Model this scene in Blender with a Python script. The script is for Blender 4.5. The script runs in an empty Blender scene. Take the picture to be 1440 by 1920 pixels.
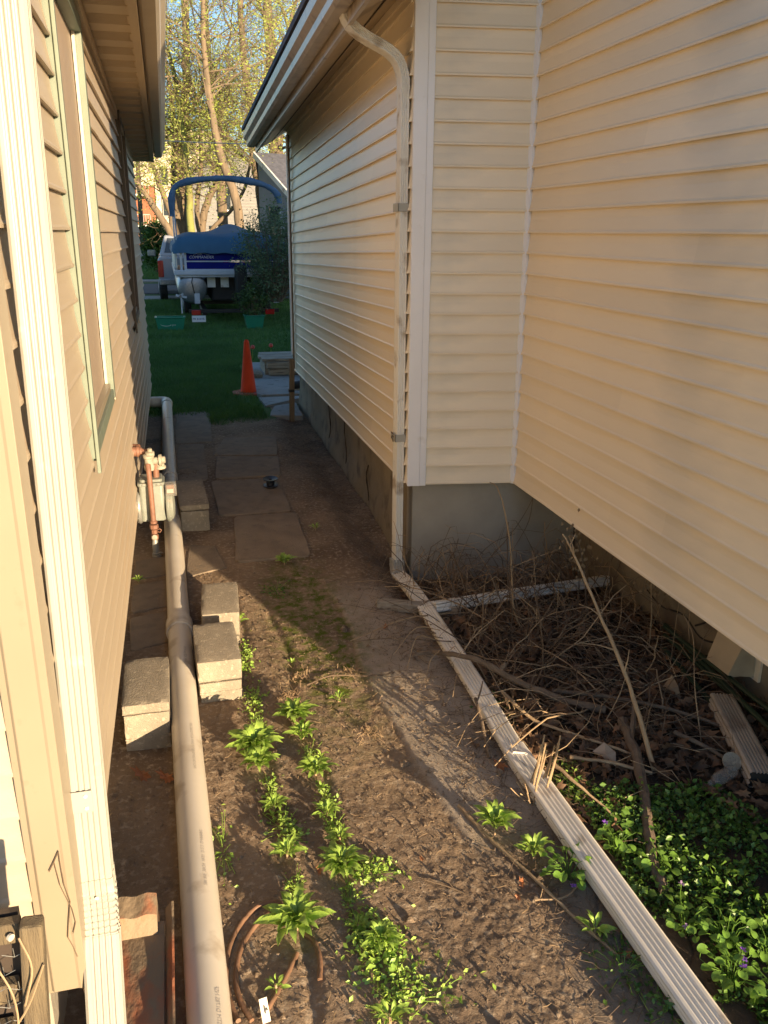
import bpy, math, random
import numpy as np
from mathutils import Vector, Matrix
random.seed(7); rng = np.random.default_rng(7)
sc = bpy.context.scene
R = math.radians

# ---------------------------------------------------------------- camera, sky, sun, exposure
cd = bpy.data.cameras.new('camera'); cam = bpy.data.objects.new('camera', cd); sc.collection.objects.link(cam)
cd.sensor_fit = 'HORIZONTAL'; cd.sensor_width = 36; cd.lens = 39.5; cd.clip_start = .05; cd.clip_end = 2000
Yv = Vector((-415, -528, 1580)).normalized()
dyv = (1580 ** 2 + (682 - 720) * (-415)) / 528
Dv = Vector((-38, dyv, 1580)).normalized(); Xv = Dv.cross(Yv)
Rm = Matrix((Xv, Yv, -Dv))                    # rows: world axes in camera (x right, y down, z forward)
right = Rm.col[0]; up = -Rm.col[1]; back = -Rm.col[2]
m = Matrix.Identity(4)
for i in range(3): m[i][0] = right[i]; m[i][1] = up[i]; m[i][2] = back[i]
m[2][3] = 2.0
cam.matrix_world = m; sc.camera = cam

AZ = R(22); EL = R(9.5)                       # the sun stands behind and to the right
sdir = Vector((math.sin(AZ) * math.cos(EL), -math.cos(AZ) * math.cos(EL), math.sin(EL)))
w = bpy.data.worlds.new('World'); sc.world = w; w.use_nodes = True
nt = w.node_tree; bg = nt.nodes['Background']
sky = nt.nodes.new('ShaderNodeTexSky'); sky.sky_type = 'NISHITA'; sky.sun_disc = False
sky.sun_elevation = EL; sky.sun_rotation = math.pi - AZ; sky.ozone_density = 3.0; sky.dust_density = .6
nt.links.new(sky.outputs[0], bg.inputs[0]); bg.inputs[1].default_value = .115
sl = bpy.data.lights.new('sun', 'SUN'); so = bpy.data.objects.new('sun', sl); sc.collection.objects.link(so)
sl.energy = 5.0; sl.angle = R(.55); sl.color = (1, .76, .48)
so.rotation_euler = sdir.to_track_quat('Z', 'Y').to_euler(); so.location = sdir * 60
sc.view_settings.view_transform = 'Standard'; sc.view_settings.look = 'None'
sc.view_settings.gamma = 1; sc.view_settings.use_curve_mapping = False
sc.view_settings.exposure = 1.4

# ---------------------------------------------------------------- materials
def mat(name, c1, c2=None, scale=6, rough=.65, bump=0., bscale=80, metal=0., stretch=(1, 1, 1), spots=None, sscale=20,
        samt=.5, trans=0., rnd=0., spec=.5, alpha=1., lo=.35, hi=.65, det=6, coat=0.):
    m = bpy.data.materials.new(name); m.use_nodes = True; n = m.node_tree; N = n.nodes; L = n.links
    b = N['Principled BSDF']; b.inputs['Roughness'].default_value = rough; b.inputs['Metallic'].default_value = metal
    b.inputs['Specular IOR Level'].default_value = spec
    tc = N.new('ShaderNodeTexCoord'); mp = N.new('ShaderNodeMapping'); mp.inputs['Scale'].default_value = stretch
    L.new(tc.outputs['Object'], mp.inputs[0])
    no = N.new('ShaderNodeTexNoise'); no.inputs['Scale'].default_value = scale; no.inputs['Detail'].default_value = det
    no.inputs['Roughness'].default_value = .6; L.new(mp.outputs[0], no.inputs[0])
    cr = N.new('ShaderNodeValToRGB'); cr.color_ramp.elements[0].position = lo; cr.color_ramp.elements[1].position = hi
    c2 = c2 or tuple(x * .85 for x in c1)
    cr.color_ramp.elements[0].color = (*c1, 1); cr.color_ramp.elements[1].color = (*c2, 1); L.new(no.outputs[0], cr.inputs[0])
    col = cr.outputs[0]
    if spots:
        n2 = N.new('ShaderNodeTexNoise'); n2.inputs['Scale'].default_value = sscale; n2.inputs['Detail'].default_value = 8
        L.new(mp.outputs[0], n2.inputs[0]); r2 = N.new('ShaderNodeValToRGB')
        r2.color_ramp.elements[0].position = 1 - samt; r2.color_ramp.elements[1].position = min(1 - samt + .12, 1)
        L.new(n2.outputs[0], r2.inputs[0]); mx = N.new('ShaderNodeMix'); mx.data_type = 'RGBA'
        L.new(r2.outputs[0], mx.inputs[0]); L.new(col, mx.inputs[6]); mx.inputs[7].default_value = (*spots, 1); col = mx.outputs[2]
    if rnd:
        oi = N.new('ShaderNodeObjectInfo'); hs = N.new('ShaderNodeHueSaturation'); mr = N.new('ShaderNodeMapRange')
        mr.inputs['To Min'].default_value = 1 - rnd; mr.inputs['To Max'].default_value = 1 + rnd
        L.new(oi.outputs['Random'], mr.inputs[0]); L.new(mr.outputs[0], hs.inputs['Value']); L.new(col, hs.inputs['Color']); col = hs.outputs[0]
    L.new(col, b.inputs['Base Color'])
    if bump:
        n3 = N.new('ShaderNodeTexNoise'); n3.inputs['Scale'].default_value = bscale; n3.inputs['Detail'].default_value = 5
        L.new(mp.outputs[0], n3.inputs[0]); bp = N.new('ShaderNodeBump'); bp.inputs['Strength'].default_value = min(bump, 1)
        bp.inputs['Distance'].default_value = .004 * max(1, bump); L.new(n3.outputs[0], bp.inputs['Height']); L.new(bp.outputs[0], b.inputs['Normal'])
    if trans:
        tb = N.new('ShaderNodeBsdfTranslucent'); L.new(col, tb.inputs[0]); ms = N.new('ShaderNodeMixShader')
        ms.inputs[0].default_value = trans; L.new(b.outputs[0], ms.inputs[1]); L.new(tb.outputs[0], ms.inputs[2])
        L.new(ms.outputs[0], N['Material Output'].inputs[0])
    if alpha < 1: b.inputs['Alpha'].default_value = alpha
    if coat: b.inputs['Coat Weight'].default_value = coat
    return m

M = {}
M['siding_l'] = mat('tan_vinyl', (.46, .38, .28), (.425, .35, .26), 2.2, .42, .12, 30, stretch=(3, .35, 8), rnd=.025, spots=(.47, .37, .26), sscale=1.6, samt=.46)
M['siding_r'] = mat('cream_vinyl', (.87, .74, .545), (.84, .71, .53), 1.6, .40, .12, 30, stretch=(1.2, .6, 2.5), rnd=.045, spots=(.72, .63, .49), sscale=1.3, samt=.46)
M['trim_l'] = mat('tan_trim', (.29, .24, .17), (.27, .225, .16), 3, .4, spots=(.25, .20, .14), sscale=25, samt=.36)
M['trim_w'] = mat('white_trim', (.82, .81, .83), (.78, .77, .78), 3, .4, spots=(.68, .64, .60), sscale=9, samt=.34)
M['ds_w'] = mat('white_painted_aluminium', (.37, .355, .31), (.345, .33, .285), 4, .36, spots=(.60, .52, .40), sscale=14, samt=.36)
M['ds_g'] = mat('dull_white_aluminium', (.76, .73, .66), (.68, .65, .58), 3, .45, spots=(.40, .33, .25), sscale=7, samt=.44)
M['ds_dirty'] = mat('soiled_white_aluminium', (.80, .76, .69), (.72, .66, .56), 5, .45, spots=(.30, .22, .14), sscale=9, samt=.40, stretch=(1, .6, 1))
M['sage'] = mat('sage_trim', (.17, .205, .16), (.15, .18, .14), 8, .5)
M['taupe'] = mat('taupe_screen', (.37, .29, .22), (.33, .26, .20), 2, .55, .2, 400)
M['jamb'] = mat('white_jamb', (.48, .46, .39), (.44, .42, .35), 6, .4)
M['darkbrown'] = mat('dark_brown_frame', (.07, .05, .04), (.05, .04, .03), 6, .5)
M['soffit'] = mat('tan_soffit', (.48, .38, .25), (.42, .33, .22), 2, .5, .1, 60)
M['soffit_r'] = mat('cream_soffit', (.52, .42, .29), (.42, .34, .24), 2.4, .5, spots=(.34, .27, .19), sscale=3, samt=.42)
M['gutter_r'] = mat('grey_gutter', (.45, .38, .30), (.38, .32, .25), 5, .35, spots=(.28, .22, .17), sscale=8, samt=.45)
M['gutter_l'] = mat('tan_gutter', (.52, .44, .33), (.47, .39, .29), 5, .35)
M['glass'] = mat('window_glass', (.04, .05, .06), None, 5, .08)
M['found'] = mat('grey_parged_foundation', (.37, .335, .275), (.30, .27, .22), 2.5, .85, .8, 45, spots=(.33, .30, .25), sscale=6, samt=.42)
M['found_y'] = mat('ochre_parged_foundation', (.27, .22, .15), (.19, .155, .105), 2.5, .85, .8, 45, spots=(.13, .10, .07), sscale=5, samt=.46)
M['crack'] = mat('dark_crack_filler', (.05, .04, .03), None, 9, .95)
M['pvc'] = mat('white_pvc', (.62, .56, .47), (.56, .50, .41), 3, .36, spots=(.40, .33, .25), sscale=7, samt=.42)
M['print'] = mat('faded_grey_print', (.36, .33, .30), (.45, .41, .36), 50, .6)
M['block'] = mat('grey_concrete_block', (.34, .29, .22), (.22, .19, .145), 4, .9, 1.4, 150, spots=(.42, .36, .27), sscale=45, samt=.44, rnd=.06)
M['slab'] = mat('worn_path_slab', (.28, .215, .15), (.21, .16, .113), 5, .9, 1.2, 110, spots=(.20, .155, .11), sscale=11, samt=.47, rnd=.08)
M['patio'] = mat('patio_concrete', (.30, .29, .27), (.24, .23, .22), 3, .85, .8, 90, spots=(.16, .15, .14), sscale=8, samt=.42)
M['rust'] = mat('rusty_terracotta_iron', (.46, .16, .075), (.36, .12, .055), 9, .8, 1.0, 70, spots=(.26, .19, .12), sscale=9, samt=.55, stretch=(1, .5, 1))
M['rustpipe'] = mat('rust_primer_pipe', (.22, .105, .065), (.15, .07, .045), 22, .6, .5, 120)
M['rustpale'] = mat('pale_cast_paint', (.36, .335, .27), (.24, .22, .17), 30, .6, .8, 130)
M['meter'] = mat('grey_meter_paint', (.22, .235, .205), (.175, .19, .165), 12, .45, .3, 100, spots=(.24, .22, .18), sscale=24, samt=.40)
M['meterdark'] = mat('galvanised_grey', (.30, .30, .28), (.22, .22, .20), 20, .45, metal=.4)
M['wood_g'] = mat('weathered_grey_wood', (.17, .13, .075), (.10, .075, .045), 6, .85, .9, 40, stretch=(9, 9, .8), spots=(.09, .07, .045), sscale=8, samt=.42)
M['wood_h'] = mat('weathered_plank', (.38, .33, .26), (.24, .20, .15), 6, .85, .7, 40, stretch=(.8, 9, 9), spots=(.12, .10, .08), sscale=6, samt=.42)
M['post'] = mat('brown_stake_wood', (.24, .17, .10), (.15, .105, .065), 6, .85, .7, 50, stretch=(9, 9, .7))
M['cone'] = mat('orange_cone_plastic', (.80, .06, .006), (.70, .05, .005), 5, .75, spots=(.45, .06, .02), sscale=8, samt=.38)
M['conebase'] = mat('faded_cone_base', (.52, .12, .07), (.40, .09, .06), 8, .6)
M['green_p'] = mat('green_planter_plastic', (.012, .20, .11), (.01, .16, .09), 5, .4)
M['white_ink'] = mat('white_print', (.7, .7, .68), None, 5, .5)
M['silver_ink'] = mat('silver_lettering', (.55, .56, .62), None, 5, .3)
M['canvas'] = mat('blue_boat_canvas', (.030, .10, .175), (.022, .078, .14), 2.5, .7, .5, 18)
M['canvas2'] = mat('slate_blue_bimini_boot', (.06, .12, .21), (.04, .085, .16), 5, .75, .7, 30)
M['navy'] = mat('navy_boat_panel', (.008, .012, .17), (.006, .010, .13), 3, .6, spec=.1)
M['alu'] = mat('brushed_aluminium', (.30, .31, .33), (.24, .25, .27), 4, .36, .2, 60, metal=.75, stretch=(6, 1, 6))
M['alu_w'] = mat('pale_anodised_rail', (.50, .53, .58), (.44, .47, .52), 5, .35)
M['black'] = mat('matt_black', (.012, .012, .013), (.02, .02, .02), 6, .55)
M['redlens'] = mat('red_lens', (.42, .015, .015), (.30, .01, .01), 5, .2)
M['truckp'] = mat('silver_white_car_paint', (.25, .27, .31), (.24, .255, .29), 4, .25, coat=.4)
M['bluecar'] = mat('blue_car_paint', (.06, .16, .42), None, 4, .3, coat=.4)
M['whitecar'] = mat('white_car_paint', (.6, .6, .58), None, 4, .3)
M['redcar'] = mat('dark_red_car_paint', (.28, .02, .02), None, 4, .3)
M['rubber'] = mat('tyre_rubber', (.02, .02, .02), None, 6, .8)
M['hose'] = mat('brown_rubber_hose', (.22, .12, .07), (.15, .085, .05), 15, .55, .4, 80)
M['polegreen'] = mat('dark_green_poles', (.020, .045, .025), (.012, .028, .018), 9, .5, .3, 60)
M['leaf'] = mat('weed_leaf', (.38, .52, .10), (.26, .42, .07), 18, .42, .3, 90, trans=.28, rnd=.16)
M['leafd'] = mat('ground_cover_leaf', (.105, .20, .032), (.055, .125, .02), 14, .5, trans=.25, rnd=.1)
M['violetleaf'] = mat('violet_leaf', (.19, .34, .055), (.12, .24, .035), 12, .4, trans=.28, rnd=.18)
M['purple'] = mat('violet_petal', (.20, .07, .48), (.30, .13, .58), 30, .5, trans=.3)
M['pinkp'] = mat('pale_violet_petal', (.50, .33, .55), None, 30, .5, trans=.3)
M['grass'] = mat('lawn_grass', (.085, .19, .035), (.055, .135, .025), .9, .6, trans=.25, lo=.4, hi=.6)
M['straw'] = mat('dry_straw', (.36, .25, .14), (.24, .16, .09), 25, .8)
M['stalk'] = mat('pale_dead_stalk', (.40, .29, .17), (.28, .19, .11), 12, .7, .5, 100)
M['twig'] = mat('brown_twig', (.09, .06, .038), (.17, .12, .078), 8, .8, .4, 90)
M['bark'] = mat('debris_bark', (.19, .14, .095), (.12, .085, .058), 18, .85, 1.2, 70, stretch=(1, 1, .3))
M['deadleaf'] = mat('dead_leaf', (.24, .13, .065), (.12, .07, .04), 4, .75, lo=.4, hi=.6, trans=.1)
M['orangeleaf'] = mat('rust_orange_leaf', (.42, .17, .07), (.32, .12, .05), 20, .6, trans=.2, rnd=.2)
M['pebble'] = mat('soil_crumb', (.19, .135, .09), (.33, .27, .20), 3, .9, lo=.5, hi=.75)
M['bark_t'] = mat('tree_bark', (.21, .155, .10), (.12, .09, .06), 3, .9, 1.5, 12, stretch=(3, 3, .6))
M['bark_m'] = mat('mossy_tree_bark', (.20, .17, .07), (.24, .27, .07), 2.2, .9, 1.5, 12)
M['tleaf'] = mat('spring_tree_leaf', (.46, .52, .09), (.28, .36, .075), .7, .5, trans=.4, lo=.42, hi=.58, det=3)
M['tleaf2'] = mat('olive_tree_leaf', (.34, .37, .10), (.22, .27, .085), .7, .5, trans=.4, lo=.42, hi=.58, det=3)
M['shrub'] = mat('dark_shrub_leaf', (.13, .19, .085), (.075, .125, .06), 3, .5, trans=.2)
M['potleaf'] = mat('potted_shrub_leaf', (.085, .15, .03), (.05, .10, .025), 3, .5, trans=.2)
M['ever'] = mat('evergreen_leaf', (.07, .16, .02), (.04, .10, .015), 2, .5, trans=.2)
M['brick'] = mat('apartment_brick', (.32, .115, .06), (.26, .095, .05), 1.5, .85)
M['cream_b'] = mat('apartment_cream', (.62, .53, .40), (.58, .49, .37), .6, .8)
M['greyside'] = mat('grey_house_siding', (.21, .205, .20), (.175, .17, .165), 1, .7)
M['blueside'] = mat('blue_grey_siding', (.20, .225, .265), (.17, .20, .235), 2, .6)
M['shingle'] = mat('asphalt_shingle', (.12, .12, .14), (.075, .075, .09), 8, .9, 1, 30)
M['asphalt'] = mat('street_asphalt', (.10, .10, .10), (.075, .075, .078), 2, .9, .5, 40)
M['walk'] = mat('sidewalk_concrete', (.30, .285, .26), (.25, .24, .22), 1, .85)
M['polewood'] = mat('utility_pole_wood', (.13, .09, .06), (.09, .065, .045), 3, .9)
M['clear'] = mat('clear_plastic', (.34, .32, .29), None, 5, .15, alpha=.3)
M['wire'] = mat('pale_cable', (.55, .52, .46), None, 5, .5)
M['spool'] = mat('black_plastic_spool', (.03, .03, .035), None, 5, .35)
M['tulip'] = mat('tulip_red', (.55, .06, .04), None, 6, .5)

# ---------------------------------------------------------------- mesh helpers
COL = sc.collection
def V3(p): return np.array(p, float)
def unit(v): v = np.asarray(v, float); return v / (np.linalg.norm(v) + 1e-12)
class MB:
    def __init__(s): s.v = []; s.f = []
    def add(s, v, f):
        o = len(s.v); s.v.extend([tuple(map(float, p)) for p in v]); s.f.extend([tuple(i + o for i in q) for q in f]); return s
    def box(s, c, d, ax=None):
        c = V3(c); d = V3(d) / 2
        A = np.eye(3) if ax is None else np.array([unit(a) for a in ax])
        p = [c + A[0] * x * d[0] + A[1] * y * d[1] + A[2] * z * d[2] for z in (-1, 1) for y in (-1, 1) for x in (-1, 1)]
        return s.add(p, [(0, 2, 3, 1), (4, 5, 7, 6), (0, 1, 5, 4), (2, 6, 7, 3), (0, 4, 6, 2), (1, 3, 7, 5)])
    def bbox(s, a, b): return s.box([(a[i] + b[i]) / 2 for i in range(3)], [abs(b[i] - a[i]) for i in range(3)])
    def rotbox(s, c, d, rz=0, rx=0, ry=0):
        E = Matrix.Rotation(rz, 3, 'Z') @ Matrix.Rotation(rx, 3, 'X') @ Matrix.Rotation(ry, 3, 'Y')
        return s.box(c, d, [list(E.col[0]), list(E.col[1]), list(E.col[2])])
    def sweep(s, prof, pts, frames, cap=True, scales=None):
        n = len(prof); V = []
        for i, p in enumerate(pts):
            u, v = frames[i] if isinstance(frames, list) else frames
            k = 1 if scales is None else scales[i]
            V += [V3(p) + u * a * k + v * b * k for a, b in prof]
        F = [(i * n + j, i * n + (j + 1) % n, (i + 1) * n + (j + 1) % n, (i + 1) * n + j) for i in range(len(pts) - 1) for j in range(n)]
        if cap: F += [tuple(range(n))[::-1], tuple((len(pts) - 1) * n + j for j in range(n))]
        return s.add(V, F)
    def tube(s, pts, r, n=8, cap=True):
        pts = [V3(p) for p in pts]; k = len(pts)
        rr = [r] * k if np.isscalar(r) else list(r)
        T = [unit(pts[min(i + 1, k - 1)] - pts[max(i - 1, 0)]) for i in range(k)]
        u = unit(np.cross(T[0], (0, 0, 1) if abs(T[0][2]) < .9 else (1, 0, 0))); fr = []
        for t in T:
            u = unit(u - t * np.dot(u, t)); fr.append((u, np.cross(t, u)))
        V = []
        for i in range(k):
            V += [pts[i] + rr[i] * (fr[i][0] * math.cos(a) + fr[i][1] * math.sin(a)) for a in [2 * math.pi * j / n for j in range(n)]]
        F = [(i * n + j, i * n + (j + 1) % n, (i + 1) * n + (j + 1) % n, (i + 1) * n + j) for i in range(k - 1) for j in range(n)]
        if cap: F += [tuple(range(n))[::-1], tuple((k - 1) * n + j for j in range(n))]
        return s.add(V, F)
    def lathe(s, prof, c, ax=(0, 0, 1), n=20):      # prof: (radius, height along ax)
        ax = unit(ax); u = unit(np.cross(ax, (0, 1, 0) if abs(ax[1]) < .9 else (1, 0, 0))); v = np.cross(ax, u); c = V3(c)
        V = [c + ax * h + r * (u * math.cos(2 * math.pi * j / n) + v * math.sin(2 * math.pi * j / n)) for r, h in prof for j in range(n)]
        F = [(i * n + j, i * n + (j + 1) % n, (i + 1) * n + (j + 1) % n, (i + 1) * n + j) for i in range(len(prof) - 1) for j in range(n)]
        F += [tuple(range(n))[::-1], tuple((len(prof) - 1) * n + j for j in range(n))]
        return s.add(V, F)
    def prism(s, poly, d):                           # poly of 3D points pushed along d
        n = len(poly); P = [V3(p) for p in poly]; d = V3(d)
        return s.add(P + [p + d for p in P], [tuple(range(n))[::-1], tuple(range(n, 2 * n))] + [(j, (j + 1) % n, n + (j + 1) % n, n + j) for j in range(n)])
    def build(s, name, m, parent=None, smooth=False, bevel=0., label=None, org=None):
        o0 = V3(parent['_o']) if parent is not None and '_o' in parent else (V3(org) if org is not None else np.zeros(3))
        me = bpy.data.meshes.new(name); v = np.array(s.v) - o0
        me.from_pydata([tuple(p) for p in v], [], s.f); me.materials.append(M[m] if isinstance(m, str) else m)
        o = bpy.data.objects.new(name, me); COL.objects.link(o); fin(o, smooth, bevel)
        if parent is not None: o.parent = parent; o['_o'] = tuple(o0)
        elif org is not None: o.location = org; o['_o'] = tuple(o0)
        if label: o['label'] = label
        return o
def fin(o, smooth, bevel):
    me = o.data
    if smooth:
        me.polygons.foreach_set('use_smooth', [True] * len(me.polygons))
        if smooth != 'all':
            try: me.set_sharp_from_angle(angle=R(38))
            except Exception: pass
    if bevel:
        b = o.modifiers.new('bevel', 'BEVEL'); b.width = bevel; b.segments = 2; b.limit_method = 'ANGLE'; b.angle_limit = R(40)
def fast(name, v, f, m, parent=None, smooth=False, k=None, label=None, cat=None):
    """big mesh from numpy arrays: f is (n,k) of equal-sized faces"""
    me = bpy.data.meshes.new(name); v = np.asarray(v, np.float32); f = np.asarray(f, np.int32); k = f.shape[1]
    if parent is not None and '_o' in parent: v = v - np.array(parent['_o'], np.float32)
    me.vertices.add(len(v)); me.vertices.foreach_set('co', v.ravel())
    me.loops.add(f.size); me.loops.foreach_set('vertex_index', f.ravel())
    me.polygons.add(len(f)); me.polygons.foreach_set('loop_start', np.arange(0, f.size, k, dtype=np.int32)); me.polygons.foreach_set('loop_total', np.full(len(f), k, np.int32))
    me.update(calc_edges=True); me.materials.append(M[m])
    if smooth: me.polygons.foreach_set('use_smooth', [True] * len(f))
    o = bpy.data.objects.new(name, me); COL.objects.link(o)
    if parent is not None: o.parent = parent; o['_o'] = parent['_o']
    if label: o['label'] = label
    if cat: o['category'] = cat
    return o
def thing(name, label, cat, loc, group=None):
    o = bpy.data.objects.new(name, None); COL.objects.link(o); o.location = loc; o.empty_display_size = .1
    o['label'] = label; o['category'] = cat; o['_o'] = tuple(float(x) for x in loc)
    if group: o['group'] = group
    return o
def tag(o, label, cat, group=None, kind=None):
    o['label'] = label; o['category'] = cat
    if group: o['group'] = group
    if kind: o['kind'] = kind
    return o
def struct(o): o['kind'] = 'structure'; return o
def inst(src, name, parent, loc=(0, 0, 0), rot=None, scale=None):
    o = bpy.data.objects.new(name, src); COL.objects.link(o); o.location = loc
    if rot: o.rotation_euler = rot
    if scale: o.scale = scale
    if parent is not None: o.parent = parent; o['_o'] = parent['_o'] if '_o' in parent else (0, 0, 0)
    return o
def text_mesh(name, body, size, m, parent, place, extrude=0.0, shear=0.):
    """place maps (u,v,w) in metres to a world point"""
    c = bpy.data.curves.new(name, 'FONT'); c.body = body; c.size = size; c.extrude = extrude; c.shear = shear; c.resolution_u = 2
    t = bpy.data.objects.new('tmp_text', c); COL.objects.link(t); bpy.context.view_layer.update()
    dg = bpy.context.evaluated_depsgraph_get(); e = t.evaluated_get(dg); me = e.to_mesh()
    vs = [tuple(v.co) for v in me.vertices]; fs = [tuple(p.vertices) for p in me.polygons]; e.to_mesh_clear()
    bpy.data.objects.remove(t); bpy.data.curves.remove(c)
    b = MB(); b.add([place(*q) for q in vs], fs); return b.build(name, m, parent)
def smoothpath(pts, n=8):
    P = [V3(p) for p in pts]; P = [2 * P[0] - P[1]] + P + [2 * P[-1] - P[-2]]; out = []
    for i in range(1, len(P) - 2):
        for k in range(n):
            t = k / n; a, b, c, d = P[i - 1], P[i], P[i + 1], P[i + 2]
            out.append(.5 * ((2 * b) + (-a + c) * t + (2 * a - 5 * b + 4 * c - d) * t * t + (-a + 3 * b - 3 * c + d) * t ** 3))
    out.append(P[-2]); return out
def ribbed(w, d, g=.004, ribs=4, dr=1):            # downspout outline, ribs pressed into the wide faces
    P = []
    def side(a, b, nrm, k):
        a = V3((*a, 0))[:2]; b = V3((*b, 0))[:2]; L = np.linalg.norm(b - a)
        ts = [.10]
        for i in range(k):
            c = .2 + .6 * (i + .5) / k; hw = .6 / k * .30
            ts += [c - hw, c, c + hw]
        P.append(tuple(a + (b - a) * .08))
        for i in range(k):
            c = .17 + .66 * (i + .5) / k; hw = .66 / k * .36
            for t, q in ((c - hw, 0), (c - hw * .4, 1), (c + hw * .4, 1), (c + hw, 0)):
                p = a + (b - a) * t - np.array(nrm) * g * q; P.append(tuple(p))
        P.append(tuple(a + (b - a) * .92))
    x, y = w / 2, d / 2
    side((-x, -y), (x, -y), (0, -1), ribs); side((x, -y), (x, y), (1, 0), dr)
    side((x, y), (-x, y), (0, 1), ribs); side((-x, y), (-x, -y), (-1, 0), dr)
    return P
# value noise
def vnoise(x, y, seed=0):
    xi = np.floor(x).astype(np.int64); yi = np.floor(y).astype(np.int64); xf = x - xi; yf = y - yi
    def h(a, b):
        n = (a * 374761393 + b * 668265263 + seed * 1442695041) & 0x7fffffff; n = ((n ^ (n >> 13)) * 1274126177) & 0x7fffffff
        return ((n ^ (n >> 16)) & 0xffff) / 65535.
    u = xf * xf * (3 - 2 * xf); v = yf * yf * (3 - 2 * yf)
    return (h(xi, yi) * (1 - u) + h(xi + 1, yi) * u) * (1 - v) + (h(xi, yi + 1) * (1 - u) + h(xi + 1, yi + 1) * u) * v
def fbm(x, y, f, o=4, seed=0):
    s = 0; a = 1; t = 0
    for i in range(o): s = s + a * (vnoise(x * f, y * f, seed + i * 17) - .5); t += a; a *= .55; f *= 2.03
    return s / t
def sst(a, b, x): t = np.clip((x - a) / (b - a), 0, 1); return t * t * (3 - 2 * t)

# ---------------------------------------------------------------- ground
def spacing(*seg):
    out = [seg[0]]
    for end, st in zip(seg[1::2], seg[2::2]):
        n = max(1, int(round((end - out[-1]) / st))); out += list(np.linspace(out[-1], end, n + 1)[1:])
    return np.array(out)
cr_seeds = rng.uniform((.80, 1.2), (1.65, 2.35), (34, 2))
def strip_edge(y): return .80 + .02 * np.sin(y * 5) + np.where(y < 2.75, (2.75 - y) * .20, 0)
def conc_mask(x, y): return sst(-.01, .02, x - strip_edge(y)) * (1 - sst(1.12, 1.3, x)) * (1 - sst(4.3, 4.7, y)) * sst(2.0, 2.5, y)
def crack_mask(x, y): return sst(.0, .10, x - (.98 + .05 * np.sin(y * 7))) * (1 - sst(2.0, 2.2, y)) * (1 - sst(1.45, 1.6, x)) * sst(1.0, 1.2, y)
def gheight(x, y):
    x = np.asarray(x, float); y = np.asarray(y, float)
    z = -.10 * sst(1.05, 1.36, x) * sst(3.7, 4.6, y) * (1 - sst(9.5, 11, y))
    near = 1 - sst(10, 13, y); cm = conc_mask(x, y); km = crack_mask(x, y)
    soil = near * (1 - .8 * np.maximum(cm, km))
    z = z + .030 * fbm(x, y, 1.7, 3, 1) * near
    z = z + soil * (.011 * fbm(x, y, 7, 3, 2) + .004 * fbm(x, y, 34, 3, 3) + .0045 * fbm(x, y, 95, 2, 4))
    cl = fbm(x, y, 55, 2, 9); z = z + soil * .005 * np.maximum(cl - .1, 0) * 2
    for xr in (.25, .44):                              # the two shallow cracks the weeds grow along
        d = np.abs(x - xr - .02 * np.sin(y * 6 + xr * 9)); z = z - .014 * np.exp(-(d / .022) ** 2) * sst(1.2, 1.5, y) * (1 - sst(4.2, 4.6, y))
    z = z + .010 * cm + .06 * np.exp(-((x - 1.38) / .14) ** 2) * near * sst(5.1, 5.6, y) * (y < 9.9)
    z = z + .03 * fbm(x, y, .4, 3, 5) * sst(12, 16, y) * (1 - sst(26, 30, y))
    if np.ndim(x) and x.size > 5000:
        idx = np.where(km.ravel() > .15)[0]
        if len(idx):
            wx = x.ravel()[idx] + .03 * fbm(x.ravel()[idx], y.ravel()[idx], 12, 2, 21); wy = y.ravel()[idx] + .03 * fbm(x.ravel()[idx], y.ravel()[idx], 12, 2, 22)
            D = np.sort(np.hypot(wx[:, None] - cr_seeds[:, 0], wy[:, None] - cr_seeds[:, 1]), axis=1)
            e = D[:, 1] - D[:, 0]; zz = z.ravel(); zz[idx] -= .009 * (1 - sst(.0015, .006, e)) * km.ravel()[idx]; z = zz.reshape(x.shape)
    return z
def gz(x, y): return float(gheight(np.array(x), np.array(y)))
xs = spacing(-500, -60, 60, -8, 8, -2, 1, -.45, .06, .75, .0085, 1.45, .006, 2.8, .016, 5, .12, 12, 1, 60, 8, 500, 60)
ys = spacing(-500, -60, 60, -5, 8, .8, .5, 1.25, .03, 2.15, .0065, 4.0, .011, 6.5, .018, 11, .035, 20, .1, 30, .5, 70, 4, 900, 80)
GX, GY = np.meshgrid(xs, ys); GZ = gheight(GX, GY)
nx, ny = len(xs), len(ys); ii = (np.arange(ny - 1)[:, None] * nx + np.arange(nx - 1)[None, :]).ravel()
gf = np.stack([ii, ii + 1, ii + 1 + nx, ii + nx], 1)

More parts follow.
